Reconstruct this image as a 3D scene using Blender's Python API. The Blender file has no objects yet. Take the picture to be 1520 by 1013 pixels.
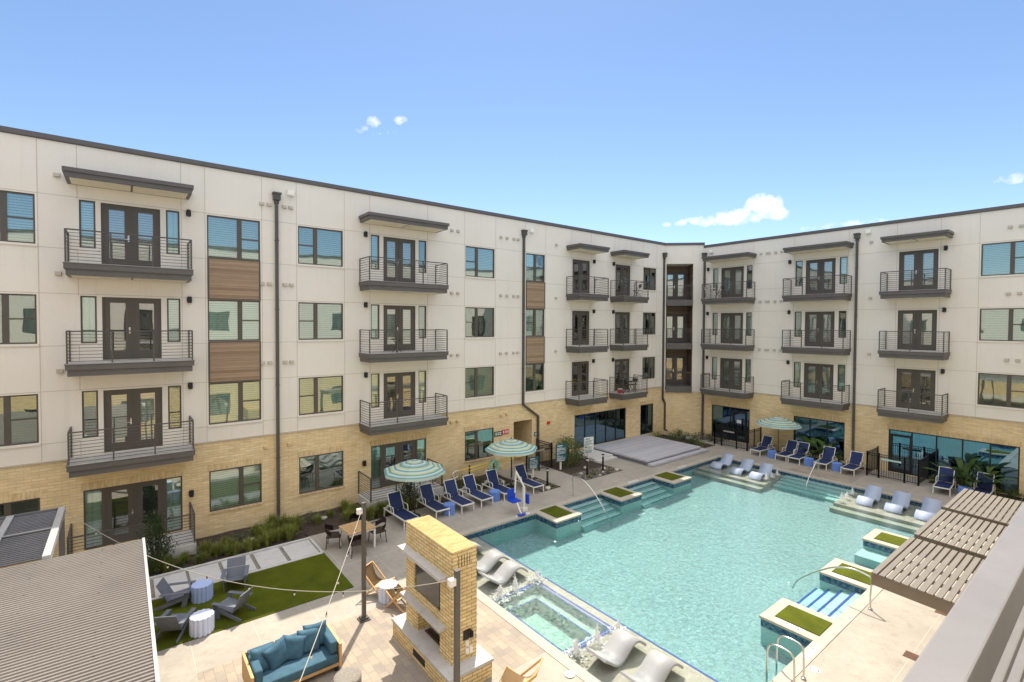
import bpy, bmesh, math, random
from mathutils import Vector, Matrix, Euler, Quaternion
R = math.radians
PI = math.pi
random.seed(7)
scene = bpy.context.scene
COL = scene.collection

# ------------------------------------------------------------------ camera
cam_d = bpy.data.cameras.new('camera'); cam = bpy.data.objects.new('camera', cam_d); COL.objects.link(cam)
yaw, pitch, roll = 0.6660568808, -0.0233138051, 0.0047362206
fw = Vector((math.sin(yaw)*math.cos(pitch), math.cos(yaw)*math.cos(pitch), math.sin(pitch)))
rt0 = Vector((math.cos(yaw), -math.sin(yaw), 0)); up0 = rt0.cross(fw)
rt = math.cos(roll)*rt0 + math.sin(roll)*up0; up = -math.sin(roll)*rt0 + math.cos(roll)*up0
mw = Matrix((rt, up, -fw)).transposed().to_4x4(); mw.translation = (0, -21.9736, 8.15)
cam.matrix_world = mw
cam_d.sensor_width = 36; cam_d.lens = 736.467/1520*36; cam_d.shift_y = -7.76/1520
cam_d.clip_start = 0.05; cam_d.clip_end = 3000
scene.camera = cam

# ------------------------------------------------------------------ sky + sun
SUN = Vector((0.395, 0.488, 1.0)).normalized()
w = bpy.data.worlds.new('World'); scene.world = w; w.use_nodes = True
nt = w.node_tree; nt.nodes.clear()
out = nt.nodes.new('ShaderNodeOutputWorld'); bg = nt.nodes.new('ShaderNodeBackground')
sky = nt.nodes.new('ShaderNodeTexSky'); sky.sky_type = 'NISHITA'; sky.sun_disc = False
sky.sun_elevation = math.asin(SUN.z); sky.sun_rotation = math.atan2(SUN.x, SUN.y)
sky.air_density = 0.92; sky.dust_density = 0.16; sky.ozone_density = 3.0; sky.altitude = 200
bg.inputs['Strength'].default_value = 0.05
def N(nt, t, **k):
    n = nt.nodes.new(t)
    for a, b in k.items():
        if a in n.inputs: n.inputs[a].default_value = b
        else: setattr(n, a, b)
    return n
# small clouds: soft noise kept inside a few patches of the sky
tc = N(nt, 'ShaderNodeTexCoord')
def math_n(nt, op, a, b=None, clamp=False):
    n = nt.nodes.new('ShaderNodeMath'); n.operation = op; n.use_clamp = clamp
    for i, v in enumerate((a, b)):
        if v is None: continue
        if isinstance(v, (int, float)): n.inputs[i].default_value = v
        else: nt.links.new(v, n.inputs[i])
    return n.outputs[0]
def pix_dir(px, py):
    return (fw + rt*((px-760)/736.467) - up*((py-498.74)/736.467)).normalized()
noi = N(nt, 'ShaderNodeTexNoise', Scale=42.0, Detail=8.0, Roughness=0.66); nt.links.new(tc.outputs['Generated'], noi.inputs['Vector'])
total = None
for (px, py, rx, ry, gain) in [(1045, 327, 26, 10, 1.0), (1090, 323, 42, 12, 1.1), (1133, 306, 24, 17, 1.1), (1150, 317, 20, 10, 1.0), (1012, 331, 12, 5, .8), (990, 334, 9, 4, .7), (555, 182, 11, 9, .85), (593, 179, 11, 8, .85), (1507, 265, 20, 6, .75), (1300, 330, 50, 6, .55), (1240, 336, 40, 5, .5), (560, 196, 30, 8, .42)]:
    d = pix_dir(px, py)
    h = Vector((d.y, -d.x, 0)).normalized(); v = h.cross(d).normalized()
    sub = N(nt, 'ShaderNodeVectorMath', operation='SUBTRACT'); nt.links.new(tc.outputs['Generated'], sub.inputs[0]); sub.inputs[1].default_value = d
    def dot(vec):
        n = N(nt, 'ShaderNodeVectorMath', operation='DOT_PRODUCT'); nt.links.new(sub.outputs[0], n.inputs[0]); n.inputs[1].default_value = vec; return n.outputs['Value']
    a = math_n(nt, 'POWER', math_n(nt, 'ABSOLUTE', math_n(nt, 'MULTIPLY', dot(h), 736/rx)), 2)
    b = math_n(nt, 'POWER', math_n(nt, 'ABSOLUTE', math_n(nt, 'MULTIPLY', dot(v), 736/ry)), 2)
    m = math_n(nt, 'MULTIPLY', math_n(nt, 'SUBTRACT', 1.15, math_n(nt, 'ADD', a, b), True), gain)
    total = m if total is None else math_n(nt, 'MAXIMUM', total, m)
nn = math_n(nt, 'MULTIPLY', math_n(nt, 'SUBTRACT', noi.outputs['Fac'], 0.5), 3.2)
cl = math_n(nt, 'MULTIPLY', math_n(nt, 'SUBTRACT', math_n(nt, 'ADD', total, nn), 0.34), 1.05, True)
cl = math_n(nt, 'MULTIPLY', cl, math_n(nt, 'MULTIPLY', total, 3.0, True), True)
# unseen bright clouds added high up and behind the viewer, lifting the shaded walls
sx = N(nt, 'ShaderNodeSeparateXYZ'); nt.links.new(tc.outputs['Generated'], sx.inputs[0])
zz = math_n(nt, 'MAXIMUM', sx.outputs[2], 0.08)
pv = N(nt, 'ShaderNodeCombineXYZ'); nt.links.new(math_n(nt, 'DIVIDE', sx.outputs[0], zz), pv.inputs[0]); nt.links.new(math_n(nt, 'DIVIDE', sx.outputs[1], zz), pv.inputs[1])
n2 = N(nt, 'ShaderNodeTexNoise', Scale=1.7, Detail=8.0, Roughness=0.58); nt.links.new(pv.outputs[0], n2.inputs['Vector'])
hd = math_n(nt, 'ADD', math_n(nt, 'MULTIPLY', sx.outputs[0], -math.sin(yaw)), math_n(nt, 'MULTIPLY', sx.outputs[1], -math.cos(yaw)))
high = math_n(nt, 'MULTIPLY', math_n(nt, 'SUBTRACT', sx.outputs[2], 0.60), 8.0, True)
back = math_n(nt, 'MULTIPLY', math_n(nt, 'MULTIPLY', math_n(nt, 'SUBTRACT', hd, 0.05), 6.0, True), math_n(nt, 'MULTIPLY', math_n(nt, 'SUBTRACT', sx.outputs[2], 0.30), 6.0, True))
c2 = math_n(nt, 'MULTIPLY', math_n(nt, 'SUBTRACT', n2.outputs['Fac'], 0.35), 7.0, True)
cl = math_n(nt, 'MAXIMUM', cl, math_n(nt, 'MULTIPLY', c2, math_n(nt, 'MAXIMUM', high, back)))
n3 = N(nt, 'ShaderNodeTexNoise', Scale=30.0, Detail=5.0); nt.links.new(tc.outputs['Generated'], n3.inputs['Vector'])
shade = N(nt, 'ShaderNodeMixRGB'); shade.inputs['Color1'].default_value = (5.4, 5.6, 6.0, 1); shade.inputs['Color2'].default_value = (8.2, 8.2, 8.2, 1); nt.links.new(math_n(nt, 'MULTIPLY', math_n(nt, 'SUBTRACT', n3.outputs['Fac'], 0.30), 3.0, True), shade.inputs['Fac'])
lit = N(nt, 'ShaderNodeMixRGB'); lit.inputs['Color2'].default_value = (10.6, 10.6, 10.7, 1); nt.links.new(shade.outputs[0], lit.inputs['Color1']); nt.links.new(math_n(nt, 'MULTIPLY', c2, math_n(nt, 'MAXIMUM', high, back)), lit.inputs['Fac'])  # the added fill clouds get a brighter colour than the small ones
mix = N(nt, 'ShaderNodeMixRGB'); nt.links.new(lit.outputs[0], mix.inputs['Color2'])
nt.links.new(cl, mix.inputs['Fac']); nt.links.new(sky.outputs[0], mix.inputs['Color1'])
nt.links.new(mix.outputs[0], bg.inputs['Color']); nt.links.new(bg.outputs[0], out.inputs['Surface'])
sd = bpy.data.lights.new('sun', 'SUN'); sd.energy = 2.0; sd.angle = R(0.53); sd.color = (1, .915, .76)
so = bpy.data.objects.new('sun', sd); COL.objects.link(so); so.rotation_mode = 'QUATERNION'; so.rotation_quaternion = SUN.to_track_quat('Z', 'Y')
so.location = (20, 20, 40)
vs = scene.view_settings; vs.view_transform = 'Standard'; vs.look = 'None'; vs.gamma = 1; vs.exposure = 1.84

# ------------------------------------------------------------------ materials
def nodes(name):
    m = bpy.data.materials.new(name); m.use_nodes = True; nt = m.node_tree
    return m, nt, nt.nodes['Principled BSDF'], nt.nodes['Material Output']
def rgb(c): return (c[0], c[1], c[2], 1)
def ramp(nt, fac, stops):
    r = nt.nodes.new('ShaderNodeValToRGB'); el = r.color_ramp.elements
    while len(el) < len(stops): el.new(.5)
    for e, (p, c) in zip(el, stops): e.position = p; e.color = rgb(c)
    nt.links.new(fac, r.inputs['Fac']); return r.outputs['Color']
def coords(nt, kind='Object', scale=None):
    t = nt.nodes.new('ShaderNodeTexCoord'); o = t.outputs[kind]
    if scale:
        mp = nt.nodes.new('ShaderNodeMapping'); mp.inputs['Scale'].default_value = scale
        nt.links.new(o, mp.inputs['Vector']); o = mp.outputs[0]
    return o
def noise(nt, vec, scale, detail=4, rough=.6):
    n = N(nt, 'ShaderNodeTexNoise', Scale=scale, Detail=detail, Roughness=rough)
    if vec is not None: nt.links.new(vec, n.inputs['Vector'])
    return n.outputs['Fac']
def mixc(nt, fac, a, b, mode='MIX'):
    n = nt.nodes.new('ShaderNodeMixRGB'); n.blend_type = mode
    for i, v in zip(('Fac', 'Color1', 'Color2'), (fac, a, b)):
        if isinstance(v, (int, float)): n.inputs[i].default_value = v
        elif isinstance(v, tuple): n.inputs[i].default_value = rgb(v)
        else: nt.links.new(v, n.inputs[i])
    return n.outputs[0]
def bump(nt, h, bsdf, strength=.3, dist=.02):
    b = nt.nodes.new('ShaderNodeBump'); b.inputs['Strength'].default_value = strength; b.inputs['Distance'].default_value = dist
    nt.links.new(h, b.inputs['Height']); nt.links.new(b.outputs[0], bsdf.inputs['Normal']); return b
def M(name, col, rough=.6, metal=0, var=.18, scale=2.5, fine=0, bmp=0, bscale=60, spec=.4, objvar=0, kind='Object'):
    m, nt, b, o = nodes(name)
    v = coords(nt, kind)
    lo = tuple(c*(1-var) for c in col); hi = tuple(min(1, c*(1+var)) for c in col)
    c = ramp(nt, noise(nt, v, scale, 5, .65), [(.3, lo), (.7, hi)])
    if fine:
        c = mixc(nt, 1.0, c, ramp(nt, noise(nt, v, bscale, 3, .7), [(.25, (1-fine,)*3), (.75, (1+fine*.0+0.0,)*3)]), 'MULTIPLY')
    if objvar:
        oi = nt.nodes.new('ShaderNodeObjectInfo')
        c = mixc(nt, 1.0, c, ramp(nt, oi.outputs['Random'], [(0, (1-objvar,)*3), (1, (1, 1, 1))]), 'MULTIPLY')
    nt.links.new(c, b.inputs['Base Color']); b.inputs['Roughness'].default_value = rough; b.inputs['Metallic'].default_value = metal
    b.inputs['Specular IOR Level'].default_value = spec
    if bmp: bump(nt, noise(nt, v, bscale, 4, .7), b, bmp, .01)
    return m
def brick_mat(name, c1, c2, mortar, bw=.36, bh=.10, ms=.011, soldier=False, flat=False, bmp=.5, big=.25, contrast=.5):
    m, nt, b, o = nodes(name)
    v = coords(nt); sp = nt.nodes.new('ShaderNodeSeparateXYZ'); nt.links.new(v, sp.inputs[0])
    cb = nt.nodes.new('ShaderNodeCombineXYZ')
    if flat:
        nt.links.new(sp.outputs[0], cb.inputs[0]); nt.links.new(sp.outputs[1], cb.inputs[1])
    else:
        s = math_n(nt, 'ADD', sp.outputs[0], sp.outputs[1])
        nt.links.new(s, cb.inputs[1 if soldier else 0]); nt.links.new(sp.outputs[2], cb.inputs[0 if soldier else 1])
    br = N(nt, 'ShaderNodeTexBrick', Scale=1.0); br.inputs['Brick Width'].default_value = bw; br.inputs['Row Height'].default_value = bh
    br.inputs['Mortar Size'].default_value = ms; br.inputs['Mortar Smooth'].default_value = .3; br.inputs['Bias'].default_value = 0
    br.inputs['Color1'].default_value = rgb(c1); br.inputs['Color2'].default_value = rgb(c2); br.inputs['Mortar'].default_value = rgb(mortar)
    if soldier: br.offset = 0
    nt.links.new(cb.outputs[0], br.inputs['Vector'])
    n1 = noise(nt, cb.outputs[0], 1.3, 4)
    c = mixc(nt, 1, br.outputs['Color'], ramp(nt, n1, [(.3, (1-big,)*3), (.7, (1, 1, 1))]), 'MULTIPLY')
    mp = nt.nodes.new('ShaderNodeMapping'); mp.inputs['Scale'].default_value = (1/bw, 1/bh, 1); nt.links.new(cb.outputs[0], mp.inputs['Vector'])
    wn = nt.nodes.new('ShaderNodeTexNoise'); wn.inputs['Scale'].default_value = .9; wn.inputs['Detail'].default_value = 1; nt.links.new(mp.outputs[0], wn.inputs['Vector'])
    c = mixc(nt, contrast, c, ramp(nt, wn.outputs['Fac'], [(.3, (.6, .56, .52)), (.65, (1.0, 1.0, 1.0))]), 'MULTIPLY')
    nt.links.new(c, b.inputs['Base Color']); b.inputs['Roughness'].default_value = .85; b.inputs['Specular IOR Level'].default_value = .25
    h = mixc(nt, .25, br.outputs['Fac'], noise(nt, cb.outputs[0], 90, 3)); 
    bp = bump(nt, h, b, bmp, .006); bp.invert = True
    return m
MT = {}
def wood_mat(name, c1, c2, axis=0, scale=1.0, rough=.6):
    m, nt, b, o = nodes(name)
    s = [9*scale]*3; s[axis] = .8*scale
    v = coords(nt, 'Object', tuple(s))
    c = ramp(nt, noise(nt, v, 3, 6, .7), [(.3, c1), (.7, c2)])
    nt.links.new(c, b.inputs['Base Color']); b.inputs['Roughness'].default_value = rough
    return m
def glass_mat(name, tint, refl, gtint=(1, 1, 1), wob=.045):
    m, nt, b, o = nodes(name); nt.nodes.remove(b)
    tr = N(nt, 'ShaderNodeBsdfTransparent', Color=rgb(tint)); gl = N(nt, 'ShaderNodeBsdfGlossy', Color=rgb(gtint)); gl.inputs['Roughness'].default_value = .015
    fr = N(nt, 'ShaderNodeFresnel', IOR=1.5); f = math_n(nt, 'ADD', fr.outputs[0], refl, True)
    oi = nt.nodes.new('ShaderNodeObjectInfo')
    ad = nt.nodes.new('ShaderNodeVectorMath'); ad.operation = 'ADD'; nt.links.new(coords(nt), ad.inputs[0])
    cb = nt.nodes.new('ShaderNodeCombineXYZ'); nt.links.new(math_n(nt, 'MULTIPLY', oi.outputs['Random'], 50.0), cb.inputs[1]); nt.links.new(cb.outputs[0], ad.inputs[1])
    bp = nt.nodes.new('ShaderNodeBump'); bp.inputs['Strength'].default_value = wob; bp.inputs['Distance'].default_value = .05
    nt.links.new(noise(nt, ad.outputs[0], 1.4, 1, .4), bp.inputs['Height']); nt.links.new(bp.outputs[0], gl.inputs['Normal'])
    mx = nt.nodes.new('ShaderNodeMixShader'); nt.links.new(f, mx.inputs[0]); nt.links.new(tr.outputs[0], mx.inputs[1]); nt.links.new(gl.outputs[0], mx.inputs[2])
    nt.links.new(mx.outputs[0], o.inputs['Surface']); return m
def blind_mat(name, ca, cb_, pitch=.085, vertical=False):
    m, nt, b, o = nodes(name)
    sp = nt.nodes.new('ShaderNodeSeparateXYZ'); nt.links.new(coords(nt), sp.inputs[0])
    t = math_n(nt, 'FRACT', math_n(nt, 'DIVIDE', sp.outputs[0 if vertical else 2], pitch))
    c = ramp(nt, t, [(0, cb_), (.25, ca), (.8, ca), (1, cb_)])
    oi = nt.nodes.new('ShaderNodeObjectInfo')
    c = mixc(nt, 1, c, ramp(nt, oi.outputs['Random'], [(0, (.55, .6, .58)), (.5, (.85, .86, .84)), (1, (1, 1, 1))]), 'MULTIPLY')
    nt.links.new(c, b.inputs['Base Color']); b.inputs['Roughness'].default_value = .7
    return m
def stucco_mat():
    m, nt, b, o = nodes('stucco'); v = coords(nt)
    c = ramp(nt, noise(nt, v, .45, 5, .6), [(.3, (.765, .71, .63)), (.7, (.80, .75, .67))])
    mp = nt.nodes.new('ShaderNodeMapping'); mp.inputs['Scale'].default_value = (3.2, 3.2, .16); nt.links.new(v, mp.inputs['Vector'])
    c = mixc(nt, 1, c, ramp(nt, noise(nt, mp.outputs[0], 1.0, 5, .7), [(.30, (.945, .94, .93)), (.46, (1, 1, 1))]), 'MULTIPLY')
    c = mixc(nt, 1, c, ramp(nt, noise(nt, v, 38, 3, .7), [(.3, (.94, .94, .94)), (.6, (1, 1, 1))]), 'MULTIPLY')
    nt.links.new(c, b.inputs['Base Color']); b.inputs['Roughness'].default_value = .9; b.inputs['Specular IOR Level'].default_value = .2
    bump(nt, noise(nt, v, 45, 4, .7), b, .18, .01); return m
MT['stucco'] = stucco_mat()
MT['joint'] = M('joint', (.52, .47, .40), .9, var=.05)
MT['brick'] = brick_mat('tan brick', (.87, .70, .42), (.79, .60, .33), (.66, .53, .35), big=.12, contrast=.3)
MT['soldier'] = brick_mat('tan brick soldier course', (.85, .67, .39), (.77, .57, .30), (.66, .53, .35), soldier=True)
MT['fpbrick'] = brick_mat('fireplace brick', (.88, .71, .40), (.80, .61, .31), (.42, .31, .17), bw=.26, bh=.085, ms=.011, bmp=.7)
MT['dark'] = M('dark bronze paint', (.085, .078, .072), .45, var=.08, spec=.4)
MT['frame'] = M('window frame', (.092, .080, .066), .45, var=.06, spec=.4)
MT['storeframe'] = M('storefront frame', (.018, .018, .02), .4, var=.05)
MT['fascia'] = M('fascia paint', (.118, .108, .100), .5, var=.1, scale=1.2, spec=.35)
MT['soffit'] = M('soffit panel', (.80, .72, .56), .8, var=.04)
MT['balfloor'] = M('balcony concrete', (.52, .50, .48), .85, var=.1, bmp=.1)
MT['cap'] = M('parapet cap metal', (.115, .102, .098), .45, var=.06, spec=.4)
MT['woodpanel'] = wood_mat('brown wood cladding', (.115, .062, .034), (.30, .185, .115), 0, 1.4)
MT['pane'] = glass_mat('window glass', (.86, .93, .91), .17, (.93, 1.0, .98))
MT['doorpane'] = glass_mat('door glass', (.84, .88, .86), .16)
MT['storepane'] = glass_mat('storefront glass', (.30, .42, .52), .26, (.50, .78, 1.0), .05)
MT['blind'] = blind_mat('venetian blind', (.86, .88, .85), (.32, .36, .34))
MT['curtain'] = blind_mat('white curtain', (.80, .86, .82), (.60, .68, .64), .22, True)
MT['darkblind'] = blind_mat('dim room blind', (.10, .13, .12), (.045, .06, .055))
MT['interior'] = M('dark room', (.03, .035, .042), .9, var=.3, scale=.8)
MT['whitemetal'] = M('white metal', (.78, .76, .72), .4, var=.04)
MT['lens'] = M('lamp lens', (.85, .82, .74), .3, var=.02)
MT['steel'] = M('stainless steel', (.62, .61, .58), .22, 1.0, var=.05)
MT['black'] = M('black metal', (.014, .014, .015), .45, var=.1)
MT['railgrey'] = M('grey powder coated rail', (.225, .21, .205), .42, .2, var=.08, scale=8, bmp=.05, bscale=300)
MT['concrete'] = None
def deck_mat(name, col, var=.10, agg=.22):
    m, nt, b, o = nodes(name); v = coords(nt)
    c = ramp(nt, noise(nt, v, .7, 6, .65), [(.3, tuple(x*(1-var) for x in col)), (.7, tuple(min(1, x*(1+var)) for x in col))])
    c = mixc(nt, 1, c, ramp(nt, noise(nt, v, 55, 3, .8), [(.28, (1-agg,)*3), (.6, (1, 1, 1))]), 'MULTIPLY')
    c = mixc(nt, 1, c, ramp(nt, noise(nt, v, 3.5, 4, .75), [(.30, (.86, .84, .82)), (.5, (1, 1, 1))]), 'MULTIPLY')
    nt.links.new(c, b.inputs['Base Color']); b.inputs['Roughness'].default_value = .8; b.inputs['Specular IOR Level'].default_value = .3
    bump(nt, noise(nt, v, 70, 4, .8), b, .25, .004); return m
MT['concrete'] = deck_mat('exposed aggregate concrete', (.38, .345, .30), .13)
MT['coping'] = deck_mat('pool coping stone', (.43, .39, .335), .07, .10)
MT['pad'] = deck_mat('smooth concrete pad', (.58, .57, .56), .05, .06)
MT['gravel'] = M('gravel', (.36, .32, .27), .95, var=.35, scale=14, fine=.6, bscale=45, bmp=.8)
MT['mulch'] = M('bark mulch', (.085, .060, .046), .95, var=.5, scale=9, fine=.6, bscale=40, bmp=1)
MT['ground'] = M('ground', (.34, .31, .27), .95, var=.2, scale=.2)
def turf_mat(name, c1, c2):
    m, nt, b, o = nodes(name); v = coords(nt)
    c = ramp(nt, noise(nt, v, 1.6, 5, .6), [(.25, tuple(q*.82 for q in c1)), (.75, c2)])
    c = mixc(nt, 1, c, ramp(nt, noise(nt, v, 95, 3, .8), [(.3, (.45, .48, .4)), (.65, (1.15, 1.15, 1.1))]), 'MULTIPLY')
    nt.links.new(c, b.inputs['Base Color']); b.inputs['Roughness'].default_value = .85; b.inputs['Specular IOR Level'].default_value = .15
    bump(nt, noise(nt, v, 120, 3, .8), b, .7, .02); return m
MT['turf'] = turf_mat('artificial turf', (.080, .100, .005), (.125, .145, .008))
def paver_mat():
    m, nt, b, o = nodes('mixed pavers'); v = coords(nt)
    mp = nt.nodes.new('ShaderNodeMapping'); mp.inputs['Rotation'].default_value = (0, 0, PI/2); nt.links.new(v, mp.inputs['Vector'])
    br = N(nt, 'ShaderNodeTexBrick', Scale=1.0); br.inputs['Brick Width'].default_value = .36; br.inputs['Row Height'].default_value = .20; br.inputs['Mortar Size'].default_value = .006
    br.inputs['Bias'].default_value = 0.1
    br.inputs['Color1'].default_value = (.40, .345, .28, 1); br.inputs['Color2'].default_value = (.30, .265, .235, 1); br.inputs['Mortar'].default_value = (.27, .22, .17, 1)
    nt.links.new(mp.outputs[0], br.inputs['Vector'])
    c = mixc(nt, 1, br.outputs['Color'], ramp(nt, noise(nt, v, 1.2, 4), [(.3, (.82, .82, .84)), (.7, (1.12, 1.08, 1.0))]), 'MULTIPLY')
    c = mixc(nt, 1, c, ramp(nt, noise(nt, v, 40, 3, .8), [(.3, (.8, .8, .8)), (.6, (1, 1, 1))]), 'MULTIPLY')
    nt.links.new(c, b.inputs['Base Color']); b.inputs['Roughness'].default_value = .85
    bump(nt, br.outputs['Fac'], b, .4, .004).invert = True; return m
MT['paver'] = paver_mat()
MT['plaster'] = M('pebble plaster with painted ripple light', (.41, .435, .45), .8, var=.24, scale=8, fine=.45, bscale=21, spec=.1)  # pebble speckle, strengthened to paint in the water's ripple light
MT['plasterwall'] = M('aqua pool plaster', (.47, .62, .60), .8, var=.06, scale=.6, fine=.2, bscale=22, spec=.1)
MT['shelf'] = M('pebble shelf plaster', (.47, .41, .345), .8, var=.08, scale=1.2, fine=.30, bscale=26, spec=.1)
MT['spafloor'] = M('dark pebble spa plaster', (.40, .47, .41), .8, var=.16, scale=5, fine=.22, bscale=20, spec=.1)
def tile_mat(name, a, b_, c_, sc=18):
    m, nt, b, o = nodes(name); v = coords(nt)
    vo = N(nt, 'ShaderNodeTexVoronoi', Scale=sc); vo.distance = 'CHEBYCHEV'; vo.inputs['Randomness'].default_value = .15; nt.links.new(v, vo.inputs['Vector'])
    sp = nt.nodes.new('ShaderNodeSeparateColor'); nt.links.new(vo.outputs['Color'], sp.inputs[0])
    nt.links.new(ramp(nt, sp.outputs[0], [(.1, a), (.5, b_), (.9, c_)]), b.inputs['Base Color']); b.inputs['Roughness'].default_value = .25; return m
MT['tile'] = tile_mat('blue mosaic tile', (.012, .035, .10), (.03, .11, .20), (.09, .20, .26))
MT['bluetile'] = M('cobalt tile', (.045, .085, .33), .3, var=.25, scale=20)
def water_mat():
    m, nt, b, o = nodes('pool water'); nt.nodes.remove(b)
    v = coords(nt, 'Object')
    sp = nt.nodes.new('ShaderNodeSeparateXYZ'); nt.links.new(v, sp.inputs[0])
    # agitation: bubbling spa and the water round the bubblers
    def box(cx, cy, hx, hy, soft):
        a = math_n(nt, 'SUBTRACT', math_n(nt, 'ABSOLUTE', math_n(nt, 'SUBTRACT', sp.outputs[0], cx)), hx)
        c = math_n(nt, 'SUBTRACT', math_n(nt, 'ABSOLUTE', math_n(nt, 'SUBTRACT', sp.outputs[1], cy)), hy)
        return math_n(nt, 'SUBTRACT', 1.0, math_n(nt, 'DIVIDE', math_n(nt, 'MAXIMUM', a, c), soft), True)
    spa = box(9.55, -11.6, .75, 1.3, .55)
    sh = box(9.6, -11.7, .7, 1.9, .9)
    big = noise(nt, v, 1.1, 3, .5); mid = noise(nt, v, 5.5, 4, .65); fin = noise(nt, v, 17, 3, .6)
    calm = math_n(nt, 'ADD', math_n(nt, 'ADD', math_n(nt, 'MULTIPLY', big, .5), math_n(nt, 'MULTIPLY', mid, math_n(nt, 'ADD', .35, math_n(nt, 'MULTIPLY', noise(nt, v, .28, 2, .5), 1.5)))), math_n(nt, 'MULTIPLY', fin, .55))
    rough = math_n(nt, 'MULTIPLY', noise(nt, v, 10, 4, .6), math_n(nt, 'MULTIPLY', sh, .22))
    h = math_n(nt, 'ADD', calm, rough)
    bp = nt.nodes.new('ShaderNodeBump'); bp.inputs['Strength'].default_value = .8; bp.inputs['Distance'].default_value = .05; nt.links.new(h, bp.inputs['Height'])
    tr = N(nt, 'ShaderNodeBsdfTransparent', Color=(.97, 1, 1, 1)); gl = N(nt, 'ShaderNodeBsdfGlossy'); gl.inputs['Roughness'].default_value = .03
    nt.links.new(bp.outputs[0], gl.inputs['Normal'])
    fr = N(nt, 'ShaderNodeFresnel', IOR=1.33); nt.links.new(bp.outputs[0], fr.inputs['Normal'])
    mx = nt.nodes.new('ShaderNodeMixShader'); nt.links.new(fr.outputs[0], mx.inputs[0]); nt.links.new(tr.outputs[0], mx.inputs[1]); nt.links.new(gl.outputs[0], mx.inputs[2])
    foam = N(nt, 'ShaderNodeBsdfDiffuse', Color=(.82, .88, .86, 1))
    fn = math_n(nt, 'MULTIPLY', math_n(nt, 'SUBTRACT', noise(nt, v, 11, 6, .72), .42), 2.6, True)
    ff = math_n(nt, 'MULTIPLY', fn, math_n(nt, 'MULTIPLY', spa, .36), True)
    m2 = nt.nodes.new('ShaderNodeMixShader'); nt.links.new(ff, m2.inputs[0]); nt.links.new(mx.outputs[0], m2.inputs[1]); nt.links.new(foam.outputs[0], m2.inputs[2])
    nt.links.new(m2.outputs[0], o.inputs['Surface'])
    va = N(nt, 'ShaderNodeVolumeAbsorption', Color=(.60, .955, .95, 1), Density=.62); nt.links.new(va.outputs[0], o.inputs['Volume'])
    return m
MT['water'] = water_mat()
def foam_mat():
    m, nt, b, o = nodes('white water foam'); b.inputs['Base Color'].default_value = (.86, .87, .88, 1); b.inputs['Roughness'].default_value = .25
    b.inputs['Alpha'].default_value = .75; return m
MT['foam'] = foam_mat()
MT['navy'] = M('navy sling fabric', (.013, .030, .115), .75, var=.15, scale=6, fine=.3, bscale=150)
MT['frame_white'] = M('white powder coat', (.74, .73, .70), .4, var=.04)
MT['resin'] = M('pale grey moulded resin', (.33, .335, .35), .5, var=.04, scale=3, bmp=.1, bscale=120)
MT['resinshade'] = M('grey moulded resin with painted blue shade', (.34, .40, .54), .5, var=.04, scale=3, bmp=.1, bscale=120)  # grey resin of the far loungers, with bluish shade painted into its colour
MT['drum'] = M('pale blue fluted ceramic', (.42, .52, .84), .5, var=.06)
MT['drumwhite'] = M('bluish white fluted ceramic', (.60, .66, .86), .5, var=.06)
MT['drumdeep'] = M('blue fluted ceramic', (.14, .26, .66), .5, var=.08)
MT['charcoal'] = M('charcoal recycled board', (.15, .165, .205), .6, var=.1, scale=4)
MT['teal'] = M('teal outdoor cushion', (.050, .125, .185), .85, var=.18, scale=5, fine=.25, bscale=140, bmp=.2)
MT['tealpillow'] = M('blue teal pillow', (.055, .14, .21), .85, var=.22, scale=6, fine=.25, bscale=140, bmp=.2)
MT['teak'] = wood_mat('honey teak', (.50, .30, .12), (.66, .42, .20), 2, 1.0)
MT['teakx'] = wood_mat('honey teak boards', (.42, .25, .11), (.60, .40, .21), 0, 1.0)
MT['canvas'] = M('tan canvas', (.60, .43, .25), .85, var=.08, bmp=.2, bscale=160)
MT['wicker'] = M('dark brown wicker', (.045, .030, .024), .7, var=.4, scale=40, bmp=.7, bscale=90)
MT['postmetal'] = M('weathered bronze post', (.105, .095, .085), .45, var=.15, scale=2)
MT['corrug'] = M('galvanised corrugated roof', (.245, .222, .204), .42, .35, var=.10, scale=.9, spec=.5)
MT['slat'] = M('grey brown slat', (.18, .160, .14), .6, var=.1, scale=1.5)
MT['slatbeam'] = M('brown beam paint', (.19, .155, .115), .55, var=.1)
MT['louver'] = M('dark grey louvre', (.17, .17, .185), .45, .2, var=.1)
MT['louverbeam'] = M('light grey aluminium beam', (.42, .42, .43), .45, .2, var=.06)
MT['firebowl'] = M('speckled concrete', (.30, .27, .24), .9, var=.25, scale=20, fine=.5, bscale=60)
MT['limestone'] = deck_mat('cast stone', (.50, .485, .475), .05, .08)
MT['limewarm'] = deck_mat('warm cast stone', (.62, .53, .42), .05, .08)
MT['screen'] = M('tv screen glass', (.006, .006, .008), .04, var=.1, spec=.7)
MT['firebox'] = M('cream firebox panel', (.66, .58, .44), .8, var=.05)
MT['burner'] = M('rusty burner tray', (.10, .05, .03), .8, var=.4, scale=20)
MT['yellow'] = M('yellow pole paint', (.80, .56, .03), .45, var=.06)
MT['seatblue'] = M('blue moulded plastic', (.012, .06, .50), .35, var=.08)
MT['signteal'] = M('teal sign board', (.018, .095, .125), .5, var=.06)
MT['signwhite'] = M('white sign board', (.68, .72, .72), .5, var=.04)
MT['red'] = M('red enamel', (.55, .03, .05), .4, var=.05)
MT['signgreen'] = M('dark green sign', (.02, .07, .05), .5, var=.05)
MT['ink'] = M('dark lettering', (.03, .03, .035), .7, var=.05)
MT['mint'] = M('mint life ring cover', (.25, .58, .50), .6, var=.05)
MT['rope'] = M('white rope', (.75, .73, .66), .8, var=.06)
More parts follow.
